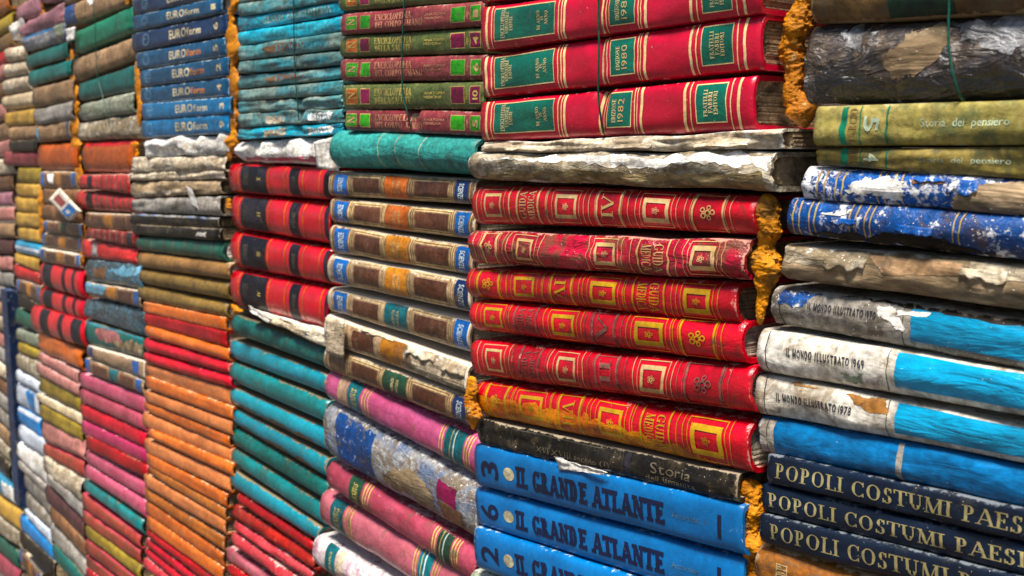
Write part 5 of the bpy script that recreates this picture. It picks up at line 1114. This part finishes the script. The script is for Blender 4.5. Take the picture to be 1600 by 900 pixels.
simple([
 ((-30, 20, 44, 13, -12, 12), 'orange_brown_cloth', 'rusty orange book in the top left corner'),
 ((-30, 48, 70, 18, 18, 42), 'ochre_cloth', 'ochre brown book under the rusty corner book'),
 ((-30, 76, 98, 20, 45, 70), 'umber_leather', 'dark brown book third from the top left corner'),
 ((-30, 101, 118, 16, 72, 92), 'red_cloth_dull', 'dark red book left of the whitish rounded ones'),
 ((-30, 121, 142, 6, 98, 120), 'dusk_rose', 'pinkish book cut off by the left edge, beside whitish books'),
 ((-30, 145, 170, 4, 126, 150), 'earth_brown', 'brown book cut off by the left edge, beside whitish books'),
 ((-30, 175, 200, 8, 158, 182), 'dusk_rose', 'pale pink brown book cut off by the left edge, lower'),
 ((-30, 204, 228, 12, 190, 214), 'taupe_cloth', 'taupe book cut off by the left edge above the purple red one'),
 ((-30, 230, 250, 14, 218, 240), 'dusk_rose', 'pinkish book at the left edge beside the purple red one'),
 ((-30, 254, 276, 22, 246, 270), 'weathered_paper', 'whitish book at the left edge beside the olive mustard one', dict(dent=.003)),
 ((-30, 280, 300, 20, 274, 296), 'earth_brown', 'brown book at the left edge beside the pale striped mustard'),
 ((-30, 304, 322, 18, 300, 320), 'mauve_soft', 'mauve grey book at the left edge beside the third mustard'),
 ((-30, 326, 346, 21, 324, 345), 'dusk_rose', 'dusty rose book at the left edge beside the glossy mustard'),
 ((-30, 350, 370, 22, 349, 372), 'taupe_cloth', 'taupe book at the left edge beside the golden mustard'),
 ((-30, 374, 394, 20, 376, 398), 'maroon_dark', 'dark maroon book at the left edge beside the striped blue'),
 ((-30, 398, 418, 19, 402, 424), 'dusk_rose', 'dusky pink book at the left edge beside the holed mustard', dict(dent=.003)),
 ((-30, 422, 442, 20, 428, 449), 'ash_grey', 'grey book at the left edge, lowest above the blue post'),
 ((-30, 439, 459, 14, 453, 474), 'ash_grey', 'grey book at the left edge, just under the lowest grey one'),
 ((-30, 461, 481, 14, 478, 500), 'taupe_cloth', 'brown book at the left edge, second down behind the post'),
 ((-30, 483, 503, 14, 503, 524), 'plaster_grey', 'whitish book at the left edge, third down behind the post'),
 ((-30, 504, 524, 14, 528, 550), 'dusk_rose', 'dusty rose book at the left edge, fourth down behind the post'),
 ((-30, 526, 546, 14, 553, 574), 'ash_grey', 'mid grey book at the left edge, fifth down behind the post'),
 ((-30, 548, 568, 14, 578, 600), 'weathered_paper', 'cream book at the left edge, sixth down behind the post'),
 ((-30, 570, 590, 14, 603, 624), 'earth_brown', 'dark earthy brown book at the left edge, seventh down behind the post'),
 ((-30, 592, 612, 14, 628, 650), 'ash_grey', 'ash coloured book at the left edge, eighth down behind the post'),
 ((-30, 613, 633, 14, 653, 674), 'dusty_grey', 'dirty pale grey book at the left edge, ninth down behind the post'),
 ((-30, 635, 655, 14, 678, 700), 'taupe_cloth', 'dull brown book at the left edge, tenth down behind the post'),
 ((-30, 657, 677, 14, 703, 724), 'plaster_grey', 'chalky book at the left edge, eleventh down behind the post'),
 ((-30, 679, 699, 14, 728, 750), 'soot_black', 'blackish book at the left edge, right above the torn blue and white one'),
 ((-30, 728, 752, 38, 772, 800), 'cyan_jacket', 'torn blue and white book cut off by the left edge', dict(dent=.003, deco=[('rag', [(2, .7), (30, .8), (34, -.4), (6, -.8)], .3, 'white_paper')])),
 ((-30, 756, 786, 34, 804, 834), 'mustard_cloth', 'crushed mustard book cut off by the left edge', dict(dent=.003)),
 ((-30, 790, 815, 34, 838, 862), 'plaster_grey', 'crushed whitish book cut off by the left edge', dict(dent=.003)),
 ((-30, 818, 842, 28, 866, 890), 'forest_cloth', 'dark green book in the bottom left corner under crushed ones'),
 ((30, 856, 882, 62, 900, 928), 'walnut_spine', 'brown book with blue labels in the bottom left corner', dict(deco=halfleather(30, 62))),
 ((-30, 846, 872, 30, 894, 926), 'rose_cloth', 'pink book in the bottom left corner'),
], d9)

# ================================================================== foam beads between the stacks
def foam(pts, d, label, m='foam_orange', seed=0, ry=1.0):
    """pts: (px, py, half width in px); a lumpy hardened bead"""
    P3 = [(at(x, y, d), (at(x + r, y, d) - at(x, y, d)).length * .8) for x, y, r in pts]
    ray = P3[0][0] - CAM
    ry = min(.85, .6 * abs(ray.y / ray.x))
    n = max(40, len(P3) * (22 if pts[0][0] > 600 else 10)); ring = 48 if pts[0][0] > 600 else 24
    bm = bmesh.new()
    uvl = bm.loops.layers.uv.verify()
    base = P3[0][0].copy()
    rows = []
    for i in range(n + 1):
        f = i / n * (len(P3) - 1); k = min(int(f), len(P3) - 2); a = f - k
        a = a * a * (3 - 2 * a)
        c = P3[k][0].lerp(P3[k + 1][0], f - k); r = P3[k][1] + (P3[k + 1][1] - P3[k][1]) * a
        endf = min(1, math.sqrt(max(0, 1 - abs(2 * i / n - 1) ** 14)))
        row = []
        for j in range(ring):
            an = 2 * math.pi * j / ring
            dr = Vector((math.cos(an), -math.sin(an) * ry, 0))
            q = (c + Vector((dr.x * r * ry * 1.3, dr.y * r, 0))) / .0095 + Vector((seed * 5.1, 0, 0))
            lump = 1.0 + .75 * noise.noise(q * .55) + .30 * noise.noise(q * 1.3) + .22 * (.3 - abs(noise.noise(q * 2.4))) + .13 * noise.noise(q * 5) + .10 * noise.noise(q * 11) + .07 * noise.noise(q * 22)
            lump -= 1.1 * max(0, noise.noise(q * 1.9 + Vector((3, 1, 7))) - .34)
            row.append(bm.verts.new(c - base + dr * r * max(.15, lump) * max(.05, endf) + Vector((0, 0, .12 * r * noise.noise(q * 3)))))
        rows.append(row)
    for i in range(n):
        for j in range(ring):
            f_ = bm.faces.new([rows[i][j], rows[i][(j + 1) % ring], rows[i + 1][(j + 1) % ring], rows[i + 1][j]]); f_.smooth = True
    bm.faces.new(rows[0][::-1]); bm.faces.new(rows[-1])
    for f_ in bm.faces:
        for lp in f_.loops: lp[uvl].uv = (.5, .5)
    bmesh.ops.recalc_face_normals(bm, faces=bm.faces[:])
    o = link_mesh('foam_bead', bm, [m])
    o.location = base
    tag(o, label, 'foam', 'hardened foam between the stacks')
foam([(1262, -20, 17), (1252, 30, 22), (1238, 70, 19), (1238, 100, 15), (1242, 140, 16), (1252, 175, 20), (1258, 200, 11)], d1 - .016, 'rough orange foam column beside the crimson encyclopedias', seed=1, ry=.8)
foam([(1198, 302, 13), (1202, 330, 21), (1204, 362, 17), (1198, 380, 12), (1200, 405, 22), (1194, 440, 16), (1190, 470, 12), (1187, 508, 6)], d1 - .006, 'ochre foam blob beside the upper red medical guides', m='foam_brown', seed=2, ry=.9)
foam([(1172, 748, 18), (1172, 785, 17), (1176, 820, 15), (1174, 850, 20), (1172, 880, 14), (1172, 930, 14)], d1 - .008, 'glossy amber foam strip beside the blue atlases', seed=3, ry=.9)
foam([(738, 588, 6), (737, 615, 10), (738, 640, 14), (740, 672, 6)], d2 + .004, 'small amber foam drip left of the lowest red medical guide', seed=4)
foam([(362, -20, 9), (366, 10, 9), (360, 25, 6), (363, 50, 9), (366, 80, 10), (362, 105, 7), (369, 135, 10), (366, 165, 8), (363, 195, 11), (361, 225, 11), (358, 252, 8)], d4 - .006, 'long orange foam column between blue series and teal pile', seed=5)
foam([(357, 310, 4), (357, 326, 4)], d4 - .004, 'tiny orange foam bit beside the scarlet and black books', seed=11)
foam([(364, 476, 7), (370, 484, 9), (366, 492, 4)], d4 + .012, 'orange foam smear under the lowest scarlet and black book', seed=6)
foam([(198, -15, 5), (199, 8, 4)], d5 - .004, 'short orange foam piece at the top beside the emerald book', seed=7)
foam([(213, 95, 3), (215, 125, 5), (217, 150, 4), (219, 170, 5), (217, 200, 3)], d5 - .008, 'thin orange foam line left of the blue series', seed=8)
foam([(209, 222, 8), (210, 240, 9), (206, 262, 4)], d5 - .01, 'orange foam lump beside the russet red capped book', seed=9)
foam([(102, 20, 3), (104, 50, 5), (108, 75, 5), (110, 105, 6), (116, 130, 5), (118, 160, 7), (116, 190, 7), (118, 220, 7), (122, 245, 6), (124, 275, 6), (124, 292, 3)], d6 - .012, 'long orange foam column left of the emerald book', seed=10)
foam([(130, 345, 3), (131, 372, 4), (128, 398, 4), (127, 418, 4)], d6 - .01, 'faded orange foam beside the storm blue book', seed=12)
foam([(60, -10, 4), (65, 8, 6), (67, 24, 4)], d7 - .008, 'orange foam piece in the top left above the mauve books', seed=13)
foam([(64, 296, 3), (65, 322, 5), (66, 350, 5), (64, 372, 3)], d7 - .004, 'orange foam line between mustard and brown books', seed=14)

# ================================================================== cords
def tube(name, pts, r, m, label, cat, group=None):
    bm = bmesh.new()
    uvl = bm.loops.layers.uv.verify()
    base = pts[0].copy()
    # smooth the path
    path = []
    for i in range(len(pts) - 1):
        p0, p1, p2, p3 = pts[max(0, i - 1)], pts[i], pts[i + 1], pts[min(len(pts) - 1, i + 2)]
        for k in range(6):
            t = k / 6
            path.append(.5 * ((2 * p1) + (p2 - p0) * t + (2 * p0 - 5 * p1 + 4 * p2 - p3) * t * t + (3 * p1 - p0 - 3 * p2 + p3) * t ** 3))
    path.append(pts[-1])
    rows = []
    for i, p in enumerate(path):
        tg = (path[min(i + 1, len(path) - 1)] - path[max(0, i - 1)]).normalized()
        a = tg.cross(Vector((0, 1, 0))); a = a.normalized() if a.length > .1 else Vector((1, 0, 0)); c = tg.cross(a)
        rows.append([bm.verts.new(p - base + (a * math.cos(q * math.pi / 4) + c * math.sin(q * math.pi / 4)) * r * (1 + .12 * math.sin(i * 2.1 + q))) for q in range(8)])
    for i in range(len(rows) - 1):
        for j in range(8):
            f = bm.faces.new([rows[i][j], rows[i][(j + 1) % 8], rows[i + 1][(j + 1) % 8], rows[i + 1][j]]); f.smooth = True
    bm.faces.new(rows[0][::-1]); bm.faces.new(rows[-1])
    for f in bm.faces:
        for lp in f.loops: lp[uvl].uv = (.5, .5)
    bmesh.ops.recalc_face_normals(bm, faces=bm.faces[:])
    o = link_mesh(name, bm, [m]); o.location = base
    return tag(o, label, cat, group)
G = 'green cords tying the piles'
tube('cord', [at(x, y, d1 + .004 - q) for x, y, q in ((1484, -40, 0), (1483, 10, 0), (1482, 60, 0), (1486, 100, 0), (1493, 130, .001), (1500, 150, .004), (1508, 158, .012))], .0007, 'green_twine', 'dark green cord crossing the mottled rotten book', 'cord', G)
tube('cord', [at(x, y, d2 + .003 - q) for x, y, q in ((936, -60, 0), (935, 0, 0), (936, 60, 0), (935, 110, 0), (935, 150, .0), (938, 178, .001), (941, 200, .004), (944, 212, .014))], .0007, 'green_twine', 'dark green cord across the crimson encyclopedia volumes', 'cord', G)
tube('cord', [at(x, y, d3 + .003 - q) for x, y, q in ((633, -60, 0), (631, 10, 0), (629, 60, 0), (628, 110, 0), (630, 150, 0), (637, 178, .001), (641, 196, .006), (647, 210, .016))], .0008, 'green_twine', 'green cord across the maroon and green health encyclopedias', 'cord', G)
tube('cord', [at(x, y, d4 + .003 - q) for x, y, q in ((458, -40, 0), (459, 30, 0), (460, 90, 0), (463, 140, 0), (466, 172, .002), (467, 196, .008), (468, 206, .016))], .0007, 'green_twine', 'thin blue green cord across the dirty teal pile', 'cord', G)
tube('cord', [at(x, y, d6 + .004 - q) for x, y, q in ((143, -20, 0), (148, 30, 0), (150, 80, 0), (153, 120, 0), (160, 150, 0), (168, 180, .001), (172, 205, .006), (174, 216, .016))], .0007, 'green_twine', 'thin cord over the emerald and taupe books', 'cord', G)

# ================================================================== loose paper
def flap(name, pts, d, m, label, cat, th=.0006, curl=.004, seed=0, n=8, marks=()):
    """a thin curled sheet with real thickness; pts are the corners in photo pixels"""
    P = [at(x, y, d) for x, y in pts]
    base = P[0].copy()
    bm = bmesh.new()
    uvl = bm.loops.layers.uv.verify()
    slots = [m]
    def pt(a, b, o=0.0):
        q = P[0].lerp(P[1], a).lerp(P[3].lerp(P[2], a), b) - base
        q.y -= curl * (math.sin(a * 2.4 + seed) * .6 + .5 * (b - .5) ** 2 + .35 * noise.noise(Vector((a * 3, b * 3, seed)))) + o
        if 0 < seed: q.z += .0012 * noise.noise(Vector((a * 9, b * 9, seed + 5)))
        return q
    for o, fl in ((0.0, 0), (-th, 1)):
        g = [[bm.verts.new(pt(i / n, j / n, o)) for j in range(n + 1)] for i in range(n + 1)]
        for i in range(n):
            for j in range(n):
                f = bm.faces.new([g[i][j], g[i + 1][j], g[i + 1][j + 1], g[i][j + 1]]); f.smooth = True
        if o == 0.0: g0 = g
    for i in range(n):
        for (a, b) in (((i, 0), (i + 1, 0)), ((i, n), (i + 1, n)), ((0, i), (0, i + 1)), ((n, i), (n, i + 1))):
            bm.faces.new([g0[a[0]][a[1]], g0[b[0]][b[1]], g[b[0]][b[1]], g[a[0]][a[1]]])
    for a0, a1, b0, b1, mm in marks:
        if mm not in slots: slots.append(mm)
        k = 6
        gg = [[bm.verts.new(pt(a0 + (a1 - a0) * i / k, b0 + (b1 - b0) * j / k, .0005)) for j in range(k + 1)] for i in range(k + 1)]
        for i in range(k):
            for j in range(k):
                f = bm.faces.new([gg[i][j], gg[i + 1][j], gg[i + 1][j + 1], gg[i][j + 1]]); f.material_index = slots.index(mm)
    for f in bm.faces:
        for lp in f.loops: lp[uvl].uv = (.5, .5)
    bmesh.ops.recalc_face_normals(bm, faces=bm.faces[:])
    o = link_mesh(name, bm, slots); o.location = base
    return tag(o, label, cat)
flap('paper_tag', [(76, 312), (108, 346), (126, 330), (92, 294)], d7 + .014, 'tag_paper', 'tilted pale tag printed red and blue, leaning on brown books', 'tag', th=.003, curl=.002, marks=((.12, .5, .3, .75, 'tag_red'), (.6, .9, .14, .88, 'tag_blue'), (.68, .82, .3, .7, 'tag_paper')))
flap('torn_paper', [(386, 477), (428, 498), (424, 505), (388, 487)], d4 + .008, 'white_paper', 'white paper strip under the lowest scarlet and black book', 'torn paper', curl=.004, seed=5.1, n=10)
flap('torn_paper', [(292, 290), (298, 296), (309, 328), (302, 322)], d5 + .008, 'slate_rot', 'small blue paper strip hanging off the torn tan book', 'torn paper', curl=.003, seed=2.1)
flap('torn_paper', [(866, 716), (950, 738), (940, 742), (872, 734)], d2 + .003, 'white_paper', 'white paper sliver under the scuffed black history book', 'torn paper', curl=.003, seed=4.1)
flap('torn_paper', [(508, 496), (540, 500), (538, 560), (510, 552)], d3 + .004, 'weathered_paper', 'white torn paper on the left end of the torn science volume', 'torn paper', curl=.003, seed=6.1)
flap('torn_paper', [(104, 46), (118, 42), (116, 62), (106, 66)], d6 + .008, 'white_paper', 'white paper scrap at the left end of the emerald book', 'torn paper', curl=.004, seed=7.1)
flap('torn_paper', [(495, 222), (518, 214), (526, 268), (500, 262)], d4 + .008, 'white_paper', 'white paper scrap left of the soft sea green book', 'torn paper', curl=.006, seed=8.1)

# ================================================================== the setting
def slab(name, lo, hi, m, label=None, cat=None, kind=None):
    bm = bmesh.new()
    bmesh.ops.create_cube(bm, size=1)
    for v in bm.verts:
        v.co = Vector([lo[i] + (hi[i] - lo[i]) * (v.co[i] + .5) for i in range(3)])
    uvl = bm.loops.layers.uv.verify()
    for f in bm.faces:
        for lp in f.loops: lp[uvl].uv = (.5, .5)
    o = link_mesh(name, bm, [m])
    return tag(o, label, cat, None, kind)
slab('masonry_wall', (at(16, 450, d9).x, .17, 0), (2.0, .4, 3.2), 'dark_masonry', 'dark masonry wall behind the stacks of books', 'wall')
slab('ground', (-60, -60, -.2), (60, 60, 0), 'paving_stone', kind='structure')
pp = at(18, 300, -.2)
slab('plaster_wall', (-5.2, -1.0, .0), (-5.0, 2.2, 3.4), 'pale_plaster', 'pale plaster wall beyond the left end of the stacks', 'wall')
q0, q1 = at(13, 440, d9), at(22, 440, d9)
slab('post', (q0.x, -d9 - .02, at(18, 760, d9).z), (q1.x, -d9 + .05, at(18, 452, d9).z), 'blue_paint', 'dark blue weathered post at the far left edge', 'post')
